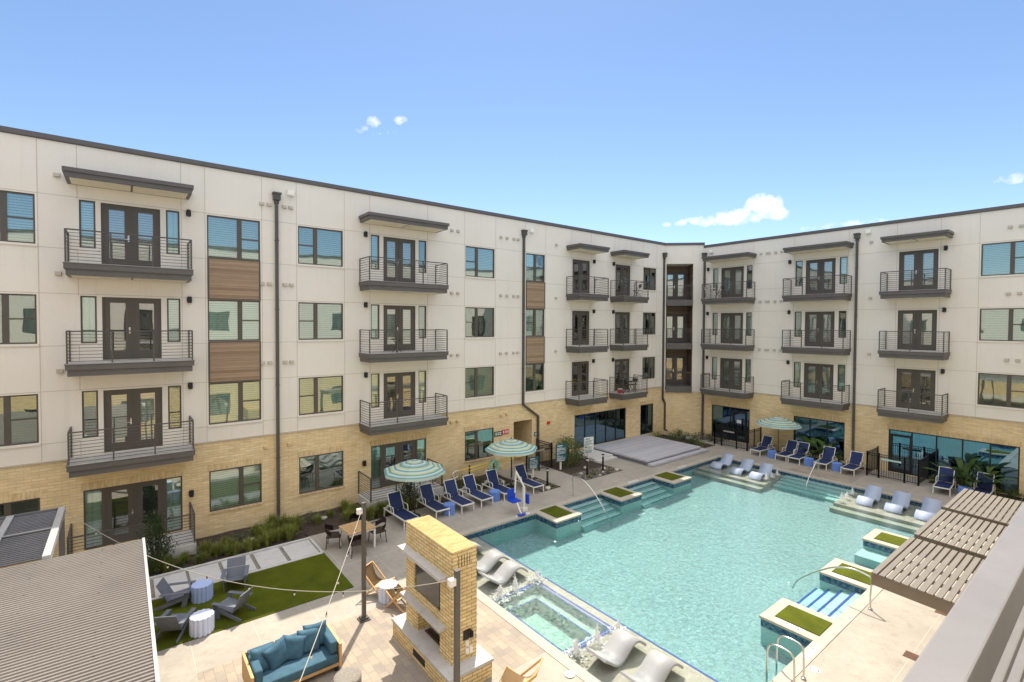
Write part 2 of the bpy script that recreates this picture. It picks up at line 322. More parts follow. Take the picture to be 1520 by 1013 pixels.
MT['cable'] = M('pale cable', (.36, .33, .28), .6, var=.05)
MT['bulb'] = M('clear bulb', (.72, .68, .58), .15, var=.02, spec=.8)
MT['composite'] = None
def plank_mat(name, c1, c2, width=.14, axis=1):
    m, nt, b, o = nodes(name); v = coords(nt); sp = nt.nodes.new('ShaderNodeSeparateXYZ'); nt.links.new(v, sp.inputs[0])
    q = math_n(nt, 'DIVIDE', sp.outputs[axis], width); f = math_n(nt, 'FRACT', q); fl = math_n(nt, 'FLOOR', q)
    wn = nt.nodes.new('ShaderNodeTexWhiteNoise'); wn.noise_dimensions = '1D'; nt.links.new(fl, wn.inputs['W'])
    c = ramp(nt, wn.outputs['Value'], [(0, c1), (1, c2)])
    s = [.6, .6, .6]; s[axis] = 8
    mp = nt.nodes.new('ShaderNodeMapping'); mp.inputs['Scale'].default_value = s; nt.links.new(v, mp.inputs['Vector'])
    c = mixc(nt, 1, c, ramp(nt, noise(nt, mp.outputs[0], 3, 5, .7), [(.3, (.82, .82, .82)), (.7, (1.1, 1.1, 1.1))]), 'MULTIPLY')
    c = mixc(nt, 1, c, ramp(nt, f, [(0, (.25, .25, .25)), (.04, (1, 1, 1)), (.96, (1, 1, 1)), (1, (.25, .25, .25))]), 'MULTIPLY')
    nt.links.new(c, b.inputs['Base Color']); b.inputs['Roughness'].default_value = .6; return m
MT['composite'] = plank_mat('grey composite decking', (.44, .44, .49), (.54, .54, .58))
MT['woodpanel'] = plank_mat('brown wood cladding', (.25, .165, .100), (.38, .265, .17), .092, 2)
MT['loggia'] = plank_mat('brown plank siding', (.12, .075, .045), (.21, .14, .09), .18, 2)
MT['rock'] = M('pale rock', (.48, .45, .40), .9, var=.25, scale=6, bmp=.5, bscale=20)
MT['pebble'] = M('dark mixed pebbles', (.20, .185, .16), .9, var=.55, scale=5)
def leaf_mat(name, c1, c2, objv=.3, rough=.55):
    m, nt, b, o = nodes(name)
    g = nt.nodes.new('ShaderNodeNewGeometry')
    c = ramp(nt, g.outputs['Random Per Island'], [(0, c1), (1, c2)])
    oi = nt.nodes.new('ShaderNodeObjectInfo')
    c = mixc(nt, 1, c, ramp(nt, oi.outputs['Random'], [(0, (1-objv,)*3), (1, (1.1, 1.05, 1))]), 'MULTIPLY')
    nt.links.new(c, b.inputs['Base Color']); b.inputs['Roughness'].default_value = rough; b.inputs['Specular IOR Level'].default_value = .25
    tl = nt.nodes.new('ShaderNodeBsdfTranslucent'); nt.links.new(c, tl.inputs['Color'])
    mx = nt.nodes.new('ShaderNodeMixShader'); mx.inputs[0].default_value = .3
    nt.links.new(b.outputs[0], mx.inputs[1]); nt.links.new(tl.outputs[0], mx.inputs[2]); nt.links.new(mx.outputs[0], o.inputs['Surface']); return m
MT['grass'] = leaf_mat('grass blade', (.13, .19, .035), (.36, .38, .11))
MT['leafdark'] = leaf_mat('dark leaf', (.035, .070, .025), (.095, .14, .05))
MT['leafmid'] = leaf_mat('mid green leaf', (.075, .13, .03), (.19, .24, .07))
MT['leafgrey'] = leaf_mat('grey green leaf', (.10, .13, .09), (.18, .20, .14))
MT['leafbig'] = leaf_mat('broad tropical leaf', (.04, .11, .03), (.16, .25, .06), rough=.35)
MT['bark'] = M('bark', (.10, .075, .055), .9, var=.3, scale=12)

# ------------------------------------------------------------------ mesh helpers
class MB:
    def __init__(s): s.bm = bmesh.new(); s.slot = 0
    def face(s, pts, mi=None):
        f = s.bm.faces.new([s.bm.verts.new(p) for p in pts]); f.material_index = s.slot if mi is None else mi; return f
    def box(s, x0, x1, y0, y1, z0, z1, m=None):
        p = [Vector((x, y, z)) for z in (z0, z1) for y in (y0, y1) for x in (x0, x1)]
        if m is not None: p = [m @ q for q in p]
        v = [s.bm.verts.new(q) for q in p]
        for i in ((0, 2, 3, 1), (4, 5, 7, 6), (0, 1, 5, 4), (2, 6, 7, 3), (0, 4, 6, 2), (1, 3, 7, 5)):
            s.bm.faces.new([v[k] for k in i]).material_index = s.slot
        return s
    def bar(s, a, b, w, h=None, upv=(0, 0, 1)):
        a, b = Vector(a), Vector(b); h = h or w; d = b-a; L = d.length; d.normalize(); u = Vector(upv)
        if abs(d.dot(u)) > .98: u = Vector((1, 0, 0))
        sx = d.cross(u).normalized(); uz = sx.cross(d)
        m = Matrix((d, sx, uz)).transposed().to_4x4(); m.translation = a
        return s.box(0, L, -w/2, w/2, -h/2, h/2, m)
    def tube(s, pts, r, n=8, cap=True, closed=False):
        pts = [Vector(p) for p in pts]; rs = r if isinstance(r, (list, tuple)) else [r]*len(pts); rings = []; prev = None
        for i, p in enumerate(pts):
            t = (pts[min(i+1, len(pts)-1)]-pts[max(i-1, 0)])
            if t.length < 1e-9: t = Vector((0, 0, 1))
            t.normalize()
            u = prev if prev is not None else (Vector((0, 0, 1)) if abs(t.z) < .9 else Vector((1, 0, 0)))
            sx = t.cross(u); sx = sx.normalized() if sx.length > 1e-6 else Vector((1, 0, 0)); u = sx.cross(t).normalized(); prev = u
            rings.append([s.bm.verts.new(p+(sx*math.cos(2*PI*k/n)+u*math.sin(2*PI*k/n))*rs[i]) for k in range(n)])
        for a, b in zip(rings, rings[1:]):
            for k in range(n):
                f = s.bm.faces.new((a[k], a[(k+1) % n], b[(k+1) % n], b[k])); f.smooth = True; f.material_index = s.slot
        if cap:
            for rr in (rings[0][::-1], rings[-1]):
                if len(rr) > 2: s.bm.faces.new(rr).material_index = s.slot
        return s
    def lathe(s, prof, n=24, c=(0, 0, 0), fn=None, smooth=True, cap=True):
        rings = []
        for r, z in prof:
            ring = []
            for k in range(n):
                a = 2*PI*k/n; q = r*(fn(a) if fn else 1); ring.append(s.bm.verts.new((c[0]+q*math.cos(a), c[1]+q*math.sin(a), c[2]+z)))
            rings.append(ring)
        for a, b in zip(rings, rings[1:]):
            for k in range(n):
                f = s.bm.faces.new((a[k], a[(k+1) % n], b[(k+1) % n], b[k])); f.smooth = smooth; f.material_index = s.slot
        if cap:
            s.bm.faces.new(rings[0][::-1]).material_index = s.slot; s.bm.faces.new(rings[-1]).material_index = s.slot
        return s
    def prism(s, poly, z0, z1):
        lo = [s.bm.verts.new((x, y, z0)) for x, y in poly]; hi = [s.bm.verts.new((x, y, z1)) for x, y in poly]; n = len(poly)
        s.bm.faces.new(lo[::-1]); s.bm.faces.new(hi)
        for k in range(n): s.bm.faces.new((lo[k], lo[(k+1) % n], hi[(k+1) % n], hi[k]))
        return s
    def extr(s, prof, y0, y1):       # profile in x-z, swept along y
        a = [s.bm.verts.new((x, y0, z)) for x, z in prof]; b = [s.bm.verts.new((x, y1, z)) for x, z in prof]; n = len(prof)
        s.bm.faces.new(a); s.bm.faces.new(b[::-1])
        for k in range(n):
            f = s.bm.faces.new((a[k], b[k], b[(k+1) % n], a[(k+1) % n])); f.smooth = False
        return s
    def mesh(s, name, mats, smooth=None, bevel=0, fixn=True):
        if fixn: bmesh.ops.recalc_face_normals(s.bm, faces=s.bm.faces[:])
        if bevel:
            es = [e for e in s.bm.edges if len(e.link_faces) == 2 and e.calc_face_angle(0) > .6]
            bmesh.ops.bevel(s.bm, geom=es, offset=bevel, segments=2, affect='EDGES', profile=.6)
        if smooth:
            for f in s.bm.faces: f.smooth = True
        me = bpy.data.meshes.new(name); s.bm.to_mesh(me); s.bm.free()
        for k in (mats if isinstance(mats, (list, tuple)) else [mats]): me.materials.append(MT[k] if isinstance(k, str) else k)
        return me
    def build(s, name, mats, parent=None, loc=(0, 0, 0), rz=0, **k):
        return ob(name, s.mesh(name, mats, **k), parent, loc, rz)
def ob(name, me, parent=None, loc=(0, 0, 0), rz=0):
    o = bpy.data.objects.new(name, me); COL.objects.link(o); o.location = loc; o.rotation_euler = (0, 0, rz); o.parent = parent; return o
def tag(o, label, cat, group=None):
    o['label'] = label; o['category'] = cat
    if group: o['group'] = group
    return o
def thing(name, label, cat, loc=(0, 0, 0), rz=0, group=None): return tag(ob(name, None, None, loc, rz), label, cat, group)
def struct(name, mb, mat, kind='structure', **k):
    o = mb.build(name, mat, **k); o['kind'] = kind; return o
def kids(o): return [c for c in bpy.data.objects if c.parent is o]
def dup(o, loc, rz=None, label=None, group=None, parent=None):
    c = o.copy(); COL.objects.link(c); c.parent = parent
    if loc is not None: c.location = loc
    if rz is not None: c.rotation_euler = (0, 0, rz)
    if label: c['label'] = label
    if group: c['group'] = group
    for ch in list(o.children): dup(ch, None, parent=c)
    return c
def cells(us, zs, holes):
    us = sorted(set(round(u, 4) for u in us)); zs = sorted(set(round(z, 4) for z in zs))
    for a, b in zip(us, us[1:]):
        for c, d in zip(zs, zs[1:]):
            cu, cz = (a+b)/2, (c+d)/2
            if not any(h[0] < cu < h[1] and h[2] < cz < h[3] for h in holes): yield a, b, c, d
def sheet(mb, x0, x1, y0, y1, z, holes=()):
    us = [x0, x1]+[v for h in holes for v in h[:2]]; zs = [y0, y1]+[v for h in holes for v in h[2:4]]
    us = [u for u in us if x0 <= u <= x1]; zs = [v for v in zs if y0 <= v <= y1]
    for a, b, c, d in cells(us, zs, holes): mb.face([(a, c, z), (b, c, z), (b, d, z), (a, d, z)])
    return mb
# ================================================================== the apartment building round the court
XR = 33.635; BR = 3.606
bld = thing('apartment_building', 'four storey pale stucco and tan brick apartment building with balconies round the pool court', 'building', (10, 0, 0))
BASE = Matrix.Translation((10, 0, 0)).inverted()
FL = Matrix.Identity(4)
FR = Matrix.Translation((XR, 0, 0)) @ Matrix.Rotation(-PI/2, 4, 'Z')
CH0, CH1 = Vector((31.65, 0, 0)), Vector((XR, -1.95, 0)); CHL = (CH1-CH0).length
FC = Matrix.Translation(CH0) @ Matrix.Rotation(math.atan2(CH1.y-CH0.y, CH1.x-CH0.x), 4, 'Z')
CACHE = {}
def cached(key, fn):
    if key not in CACHE: CACHE[key] = fn()
    return CACHE[key]
class Face:
    def __init__(s, F, parent, base): s.F, s.p, s.base = F, parent, base
    def put(s, name, me, u, z, y=0, parent=None):
        o = bpy.data.objects.new(name, me); COL.objects.link(o)
        if parent is None:
            o.parent = s.p; o.matrix_basis = s.base @ s.F @ Matrix.Translation((u, y, z))
        else:
            o.parent = parent; o.location = (u, y, z)
        return o
def wall_mesh(name, mat, u0, u1, z0, z1, holes, y=0.0, depth=.17):
    mb = MB(); hs = [h for h in holes if h[1] > u0 and h[0] < u1 and h[3] > z0 and h[2] < z1]
    hs = [(max(h[0], u0), min(h[1], u1), max(h[2], z0), min(h[3], z1), h[4] if len(h) > 4 else depth) for h in hs]
    us = [u0, u1]+[v for h in hs for v in h[:2]]; zs = [z0, z1]+[v for h in hs for v in h[2:4]]
    for a, b, c, d in cells(us, zs, hs): mb.face([(a, y, c), (b, y, c), (b, y, d), (a, y, d)])
    for a, b, c, d, dp in hs:
        mb.face([(a, y, c), (a, y, d), (a, y+dp, d), (a, y+dp, c)]); mb.face([(b, y, c), (b, y+dp, c), (b, y+dp, d), (b, y, d)])
        mb.face([(a, y, d), (b, y, d), (b, y+dp, d), (a, y+dp, d)]); mb.face([(a, y, c), (a, y+dp, c), (b, y+dp, c), (b, y, c)])
    bmesh.ops.remove_doubles(mb.bm, verts=mb.bm.verts[:], dist=1e-4)
    return mb.mesh(name, mat, fixn=True)
FT = .05
def window(fc, u0, u1, z0, z1, sash=None, split=None, blind=None, fr='frame', pane='pane', mull=.16, t=FT):
    wd, h = u1-u0, z1-z0; key = (round(wd, 2), round(h, 2), sash, split, fr, mull, t)
    spl = split*wd if split else None
    def f():
        mb = MB(); y0, y1 = .02, .10
        mb.box(0, wd, y0, y1, 0, t); mb.box(0, wd, y0, y1, h-t, h); mb.box(0, t, y0, y1, t, h-t); mb.box(wd-t, wd, y0, y1, t, h-t)
        if spl: mb.box(spl-mull/2, spl+mull/2, y0+.004, y1, t, h-t)
        if sash == 'L': mb.box(t, spl-mull/2, y0+.008, y1, h*.5-.02, h*.5+.03)
        if sash == 'R': mb.box(spl+mull/2, wd-t, y0+.008, y1, h*.5-.02, h*.5+.03)
        return mb.mesh('window', fr)
    def g():
        mb = MB(); mb.box(t*.6, wd-t*.6, .055, .061, t*.6, h-t*.6); return mb.mesh('pane', pane)
    blind = blind or random.choice(['blind', 'blind', 'blind', 'curtain', 'darkblind', 'blind'])
    def b():
        mb = MB(); mb.box(.002, wd-.002, .112, .125, .002, h-.002); return mb.mesh('blind', blind)
    o = fc.put('window', cached(('w',)+key, f), u0, z0)
    fc.put('pane', cached(('p', pane)+key, g), 0, 0, 0, o)
    fc.put('blind', cached(('b', blind)+key, b), 0, 0, 0, o)
    return o
def french_door(fc, u0, u1, z0, z1, blind=None, glass='doorpane'):
    wd, h = u1-u0, z1-z0; key = (round(wd, 2), round(h, 2))
    def f():
        mb = MB(); y0, y1 = .02, .11; t = .05
        mb.box(0, t, y0, y1, 0, h); mb.box(wd-t, wd, y0, y1, 0, h); mb.box(t, wd-t, y0, y1, h-t, h); mb.box(t, wd-t, y0+.02, y1, 0, .03)
        c = wd/2; mb.box(c-.03, c+.03, y0+.004, y1, .03, h-t)
        for a, b in ((t, c-.03), (c+.03, wd-t)):
            sw = (b-a)*.22
            mb.box(a, a+sw, .045, .09, .03, h-t); mb.box(b-sw, b, .045, .09, .03, h-t)
            mb.box(a+sw, b-sw, .045, .09, .03, .30); mb.box(a+sw, b-sw, .045, .09, h-t-.14, h-t)
        return mb.mesh('french_door', 'frame')
    def g():
        mb = MB(); t = .05; c = wd/2
        for a, b in ((t, c-.03), (c+.03, wd-t)): mb.box(a+.02, b-.02, .062, .068, .25, h-t-.08)
        return mb.mesh('pane', glass)
    def k():
        mb = MB()
        s = -1; mb.box(wd/2+s*.085-.025, wd/2+s*.085+.025, .03, .045, .90, 1.12); mb.bar((wd/2+s*.085, .032, .98), (wd/2+s*.085, -.01, .98), .024); mb.bar((wd/2+s*.085+.012, -.018, .98), (wd/2+s*.2, -.018, .98), .022)
        return mb.mesh('handle', 'steel')
    blind = blind or random.choice(['blind', 'blind', 'blind', 'darkblind', 'curtain'])
    def b():
        mb = MB(); mb.box(.002, wd-.002, .112, .125, .002, h-.002); return mb.mesh('blind', blind)
    o = fc.put('french_door', cached(('fd',)+key, f), u0, z0)
    fc.put('pane', cached(('fp', glass)+key, g), 0, 0, 0, o); fc.put('handle', cached(('fh',)+key, k), 0, 0, 0, o); fc.put('blind', cached(('fb', blind)+key, b), 0, 0, 0, o)
    return o
def railing_mesh(wd, dp, h=1.05, left=True, right=True, mat='dark', n=9, z0=.08):
    mb = MB(); i = .05; x0, x1, yf = i, wd-i, -dp+i
    runs = [((x0, yf), (x1, yf))]
    if left: runs.append(((x0, -.02), (x0, yf+.026)))
    if right: runs.append(((x1, -.02), (x1, yf+.026)))
    for (ax, ay), (bx, by) in runs:
        L = math.hypot(bx-ax, by-ay); k = max(1, round(L/1.2))
        mb.bar((ax, ay, h-.02), (bx, by, h-.02), .045, .04)
        for j in range(n): mb.bar((ax, ay, z0+(h-.12-z0)*j/(n-1)), (bx, by, z0+(h-.12-z0)*j/(n-1)), .016, .016)
        for j in range(k+1):
            q = j/k; x, y = ax+(bx-ax)*q, ay+(by-ay)*q
            if L > 1.3 or j == 0 or dp > 9: mb.box(x-.022, x+.022, y-.022, y+.022, 0, h-.04)
    return mb.mesh('railing', mat)
def slab_mesh(wd, dp, name='balcony', h=.40, mat='fascia'):
    mb = MB()
    mb.box(0, wd, -dp, -.02, -.20, -.035); mb.box(.05, wd-.05, -dp+.05, -.02, -h, -.20)
    mb.box(-.015, wd+.015, -dp-.015, -.02, -.035, -.01)
    return mb.mesh(name, mat)
def soffit_mesh(wd, dp, h):
    mb = MB(); m = wd/2
    mb.box(.16, m-.03, -dp+.16, -.10, -h-.006, -h+.004); mb.box(m+.03, wd-.16, -dp+.16, -.10, -h-.006, -h+.004)
    return mb.mesh('soffit', 'soffit')
def balcony(fc, u0, u1, z, dp=1.2):
    wd = u1-u0; k = (round(wd, 2), dp)
    o = fc.put('balcony', cached(('bs',)+k, lambda: slab_mesh(wd, dp)), u0, z)
    fc.put('railing', cached(('br',)+k, lambda: railing_mesh(wd, dp)), 0, 0, 0, o)
    def fl():
        mb = MB(); mb.box(.02, wd-.02, -dp+.02, -.025, -.01, .004); return mb.mesh('floor', 'balfloor')
    fc.put('floor', cached(('bf',)+k, fl), 0, 0, 0, o)
    fc.put('soffit', cached(('bo',)+k, lambda: soffit_mesh(wd, dp, .40)), 0, 0, 0, o); return o
def awning(fc, u0, u1, z, dp=1.2):
    wd = u1-u0; k = (round(wd, 2), dp)
    def f():
        mb = MB(); mb.box(0, wd, -dp, -.02, -.13, 0); mb.box(.05, wd-.05, -dp+.05, -.02, -.29, -.13); return mb.mesh('awning', 'fascia')
    o = fc.put('awning', cached(('aw',)+k, f), u0, z)
    fc.put('soffit', cached(('ao',)+k, lambda: soffit_mesh(wd, dp, .29)), 0, 0, 0, o); return o
def small(fc, name, mat, u, z, boxes):
    def f():
        mb = MB()
        for b in boxes: mb.box(*b)
        return mb.mesh(name, mat)
    return fc.put(name, cached((name, mat, str(boxes)), f), u, z)
def sconce(fc, u, z): return small(fc, 'wall_light', 'black', u, z, [(-.06, .06, -.14, -.02, -.12, .12), (-.08, .08, -.03, 0, -.08, .08)])
def vent(fc, u, z): return small(fc, 'vent', 'joint' if z > 4 else 'soldier', u, z, [(-.075, .075, -.11, -.02, -.05, .05), (-.09, .09, -.03, 0.0, -.07, .07)])
def flood(fc, u, z):
    o = small(fc, 'flood_light', 'whitemetal', u, z, [(-.14, .14, -.16, -.02, -.13, .11)])
    def f():
        mb = MB(); mb.box(-.11, .11, -.17, -.161, -.10, .06); return mb.mesh('lens', 'lens')
    fc.put('lens', cached('lens', f), 0, 0, 0, o); return o
def downspout(fc, u, ztop, path=None):
    def f():
        mb = MB(); pts = path or [(0, -.09, ztop-.3), (0, -.09, .05)]
        for a, b in zip(pts, pts[1:]): mb.bar(a, b, .11, .11, (0, 1, 0))
        for z in (11.5, 8.7, 5.6, 2.6): mb.box(-.075, .075, -.16, -.02, z, z+.03)
        return mb.mesh('downspout', 'dark')
    o = fc.put('downspout', f(), u, 0)
    def g():
        mb = MB(); mb.box(-.13, .13, -.24, -.02, ztop-.28, ztop); mb.box(-.16, .16, -.27, -.02, ztop-.05, ztop+.02); mb.box(-.08, .08, -.16, -.02, ztop-.42, ztop-.28); return mb.mesh('leader_head', 'dark')
    fc.put('leader_head', g(), 0, 0, 0, o); return o
def wood_panel(fc, u0, u1, z0, z1):
    def f():
        mb = MB(); mb.box(0.06, u1-u0-.06, -.035, .05, 0.05, z1-z0-.05); return mb.mesh('wood_panel', 'woodpanel')
    def g():
        mb = MB(); wd = u1-u0; h = z1-z0; mb.box(0, .06, -.045, .05, 0, h); mb.box(wd-.06, wd, -.045, .05, 0, h); mb.box(.06, wd-.06, -.045, .05, 0, .05); mb.box(.06, wd-.06, -.045, .05, h-.05, h); return mb.mesh('trim', 'frame')
    o = fc.put('wood_panel', cached(('wp', round(u1-u0, 2), round(z1-z0, 2)), f), u0, z0)
    fc.put('trim', cached(('wt', round(u1-u0, 2), round(z1-z0, 2)), g), 0, 0, 0, o)
def lintel(fc, u0, u1, z, y=0):
    def f():
        mb = MB(); mb.box(0, u1-u0, -.012, .03, 0.004, .26); return mb.mesh('lintel', 'soldier')
    fc.put('lintel', f(), u0, z)
def sill(fc, u0, u1, z, mat='soldier', y=-.02):
    def f():
        mb = MB(); mb.box(-.04, u1-u0+.04, y-.045, .02, -.075, -.003); return mb.mesh('sill', mat)
    fc.put('sill', cached(('sl', round(u1-u0, 2), mat, y), f), u0, z)
DT = 12.215; DB = 10.06; WT = 12.235; WB = 10.646; SB = 10.638; H = 3.2
# ---- left wing
L = Face(FL, bld, BASE)
upL, grL = [], []
wins = [(-4.04, -2.15, 'R', .62), (5.83, 7.72, 'L', .38), (14.14, 16.03, 'L', .39), (29.06, 30.56, 'R', .58)]
tall = [(2.56, 4.39, 'R', .60), (18.25, 19.71, 'L', .5)]
doors = [(-.53, 1.12, (-1.09, -.67), (1.29, 1.70), -1.42, 2.0), (9.61, 11.26, (9.0, 9.42), (11.43, 11.86), 8.43, 12.42), (22.0, 23.57, None, None, 21.45, 24.08), (26.05, 27.63, None, None, 25.52, 28.14)]
topset = {}
for r in range(3):
    dz = -H*r
    pick = 'blind' if r == 0 else None
    for a, b, s, sp in wins:
        upL.append((a, b, WB+dz, WT+dz)); window(L, a, b, WB+dz, WT+dz, s, sp, pick); sill(L, a, b, WB+dz, 'stucco')
    for a, b, s, sp in tall:
        upL.append((a, b, WB+dz, WT+dz)); window(L, a, b, WB+dz, WT+dz, s, sp, pick)
        if r < 2: wood_panel(L, a, b, WT+dz-H+.004, WB+dz-.004)
        else: sill(L, a, b, WB+dz, 'stucco')
    for a, b, sl, sr, b0, b1 in doors:
        upL.append((a, b, DB+dz, DT+dz)); french_door(L, a, b, DB+dz, DT+dz)
        for q in (sl, sr):
            if q: upL.append((q[0], q[1], SB+dz, WT+dz)); window(L, q[0], q[1], SB+dz, WT+dz, None, None)
        balcony(L, b0, b1, DB+dz-.03)
        if r == 0: awning(L, b0, b1+.04, 12.99)
    for u in (1.98, 8.74, 23.92, 25.82): sconce(L, u, 12.2+dz)
    for u in (4.72, 5.30, 4.45, 5.55, 13.29, 13.66, 16.43, 16.85, 17.35, 17.65, 20.6, -1.62): vent(L, u, 12.93+dz)
GT = 2.46
grL += [(-4.04, -2.15, .88, GT), (-1.09, 1.70, .42, GT), (2.56, 4.39, .88, GT), (5.83, 7.72, .88, GT), (9.0, 11.86, .42, GT), (14.14, 16.03, .88, GT)]
for k, (a, b, c, d) in enumerate(list(grL)):
    lintel(L, a-.05, b+.05, d)
    if c > .5: window(L, a, b, c, d, 'R' if k < 3 else 'L', .6 if k < 3 else .4, 'darkblind' if k != 2 else 'blind'); sill(L, a, b, c, y=0)
    else:
        window(L, a, a+.52, c, d, None, None, 'curtain'); window(L, b-.52, b, c, d, None, None, 'curtain'); french_door(L, a+.52, b-.52, c, d, 'darkblind')
STF = [(22.3, 27.32, .30, 2.43, 2.2), (28.92, 30.42, .30, 2.43, 2.2)]
ALC = [(17.42, 18.79, 0, 2.60, 1.8)]
def storefront(fc, a, b, c, d, n, door=None):
    wd, h = b-a, d-c
    mb = MB(); t = .06
    mb.box(0, wd, .03, .13, 0, t); mb.box(0, wd, .03, .13, h-t, h); mb.box(0, t, .03, .13, t, h-t); mb.box(wd-t, wd, .03, .13, t, h-t)
    for i in range(1, n): x = wd*i/n; mb.box(x-t/2, x+t/2, .034, .13, t, h-t)
    o = fc.put('storefront_window', mb.mesh('storefront_window', 'storeframe'), a, c)
    mb = MB(); mb.box(t*.5, wd-t*.5, .07, .078, t*.5, h-t*.5); fc.put('pane', mb.mesh('pane', 'storepane'), 0, 0, 0, o)
    mb = MB(); mb.box(.003, wd-.003, .18, 2.2, .003, h-.003)
    for f in [f for f in mb.bm.faces if abs(f.calc_center_median().y-.18) < .01]: mb.bm.faces.remove(f)
    fc.put('interior', mb.mesh('interior', 'interior', fixn=False), 0, 0, 0, o)
    if door is not None:
        x = door; mb = MB(); dw, dh = 1.0, 2.1; s = .11
        mb.box(x, x+s, .0, .03, 0, dh); mb.box(x+dw-s, x+dw, .0, .03, 0, dh); mb.box(x+s, x+dw-s, .0, .03, 0, .2); mb.box(x+s, x+dw-s, .0, .03, dh-s, dh)
        mb.tube([(x+dw-s-.03, -.05, .85), (x+dw-s-.03, -.05, 1.35)], .014, 6)
        fc.put('door', mb.mesh('door', 'storeframe'), 0, 0, 0, o)
    return o
storefront(L, *STF[0][:4], 5); storefront(L, *STF[1][:4], 2)
for a, b, c, d, _ in STF: lintel(L, a-.05, b+.05, d)
mb = MB(); mb.box(0, 1.37, 1.72, 1.80, 0, 2.6); al = L.put('passage_door', mb.mesh('passage_door', 'slat'), 17.42, 0)
L.put('brick_wall', wall_mesh('brick_wall', 'brick', -14, 31.65, -.2, BR, grL+STF+ALC), 0, 0)
L.put('stucco_wall', wall_mesh('stucco_wall', 'stucco', -14, 31.65, BR+.014, 14.07, upL, -.02, .19), 0, 0)
def flashing(fc, u0, u1):
    mb = MB(); mb.box(u0, u1, -.05, .0, BR-.03, BR+.012); fc.put('flashing', mb.mesh('flashing', 'joint'), 0, 0)
def parapet(fc, u0, u1, z):
    mb = MB(); mb.box(u0, u1, -.08, .35, z-.16, z); mb.box(u0, u1, -.05, .3, z-.185, z-.16); fc.put('parapet_cap', mb.mesh('parapet_cap', 'cap'), 0, 0)
flashing(L, -14, 31.65); parapet(L, -14, 31.68, 14.20)
def joints(fc, vs, hs, u0, u1, skip, ztop, y=-.022):
    mb = MB(); j = .009
    for u in vs:
        for a, b, c, d in cells([u-j, u+j], [BR+.02, ztop]+[v for h in skip for v in (h[2]-.08, h[3]+.01) if BR < v < ztop], [(h[0]-.05, h[1]+.05, h[2]-.08, h[3]+.01) for h in skip]): mb.box(a, b, y-.003, y+.002, c, d)
    for z in hs:
        us = [u0, u1]+[v for h in skip for v in (h[0]-.03, h[1]+.03) if u0 < v < u1]
        for a, b, c, d in cells(us, [z-j, z+j], [(h[0]-.03, h[1]+.03, h[2]-.08, h[3]+.01) for h in skip]): mb.box(a, b, y-.0026, y+.002, c, d)
    fc.put('control_joints', mb.mesh('control_joints', 'joint'), 0, 0)
HZ = [12.29, 12.29-1.72, 12.29-3.2, 12.29-4.92, 12.29-6.4, 12.29-8.1]
joints(L, [-2.09, -1.13, 1.75, 2.50, 4.45, 5.77, 7.78, 8.95, 11.92, 14.08, 16.09, 18.19, 19.77, 21.9, 23.67, 25.95, 27.73, 29.0, 30.62], HZ, -14, 31.6, upL, 14.0)
downspout(L, 4.99, 13.42); downspout(L, 18.03, 13.48, [(0, -.09, 13.2), (0, -.09, 3.55), (1.15, -.09, 2.75), (1.15, -.09, .05)]); downspout(L, 31.42, 13.42, [(0, -.09, 13.1), (0, -.09, 2.75), (.28, -.09, 2.35), (.28, -.09, .35), (.9, -.35, .08)])
flood(L, 5.53, 13.54); flood(L, 18.60, 13.56); flood(L, 31.5+.35, 13.5)
sconce(L, 1.98, 1.75); sconce(L, 8.66, 1.75)
for u in (4.55, 5.45, 13.3, 13.66, 16.5, 16.9): vent(L, u, 3.1)
small(L, 'alarm', 'red', 20.05, 2.25, [(-.09, .09, -.09, 0, -.09, .09)])
small(L, 'alarm', 'red', 16.55, 1.30, [(-.07, .07, -.07, 0, -.07, .07)])
# wall signs beside the passage
s_ = small(L, 'wall_sign', 'signgreen', 16.05, 1.95, [(0, .52, -.03, 0, 0, .26)])
mb = MB(); mb.box(.53, 1.02, -.03, 0, .04, .30); o_ = L.put('red_panel', mb.mesh('red_panel', 'red'), 0, 0, 0, s_)
mb = MB()
for x, y in ((.06, .06), (.06, .15), (.22, .06), (.22, .15), (.36, .06), (.36, .15)): mb.box(x, x+.11, -.034, -.03, y, y+.06)
for x in (.60, .76, .90): mb.box(x, x+.07, -.034, -.03, .10, .25)
L.put('lettering', mb.mesh('lettering', 'signwhite'), 0, 0, 0, s_)
s_ = small(L, 'wall_sign', 'signteal', 16.78, 1.35, [(-.25, .10, -.03, 0, -.2, .2)]) if False else small(L, 'wall_sign', 'signteal', 16.12, 1.30, [(-.0, .28, -.03, 0, -.16, .16)])
mb = MB(); mb.lathe([(.035, -.034), (.035, -.03)], 10, (0, 0, 0)); mb.bm.free()
mb = MB(); mb.box(.11, .17, -.034, -.03, .05, .11); mb.box(.09, .19, -.034, -.03, -.10, .03); L.put('lettering', mb.mesh('lettering', 'signwhite'), 0, 0, 0, s_)
s_ = small(L, 'wall_sign', 'signteal', 18.95, 1.70, [(0, .22, -.03, 0, -.12, .12)])
mb = MB(); mb.box(.04, .18, -.034, -.03, .02, .07); mb.box(.04, .18, -.034, -.03, -.07, -.02); L.put('lettering', mb.mesh('lettering', 'signwhite'), 0, 0, 0, s_)

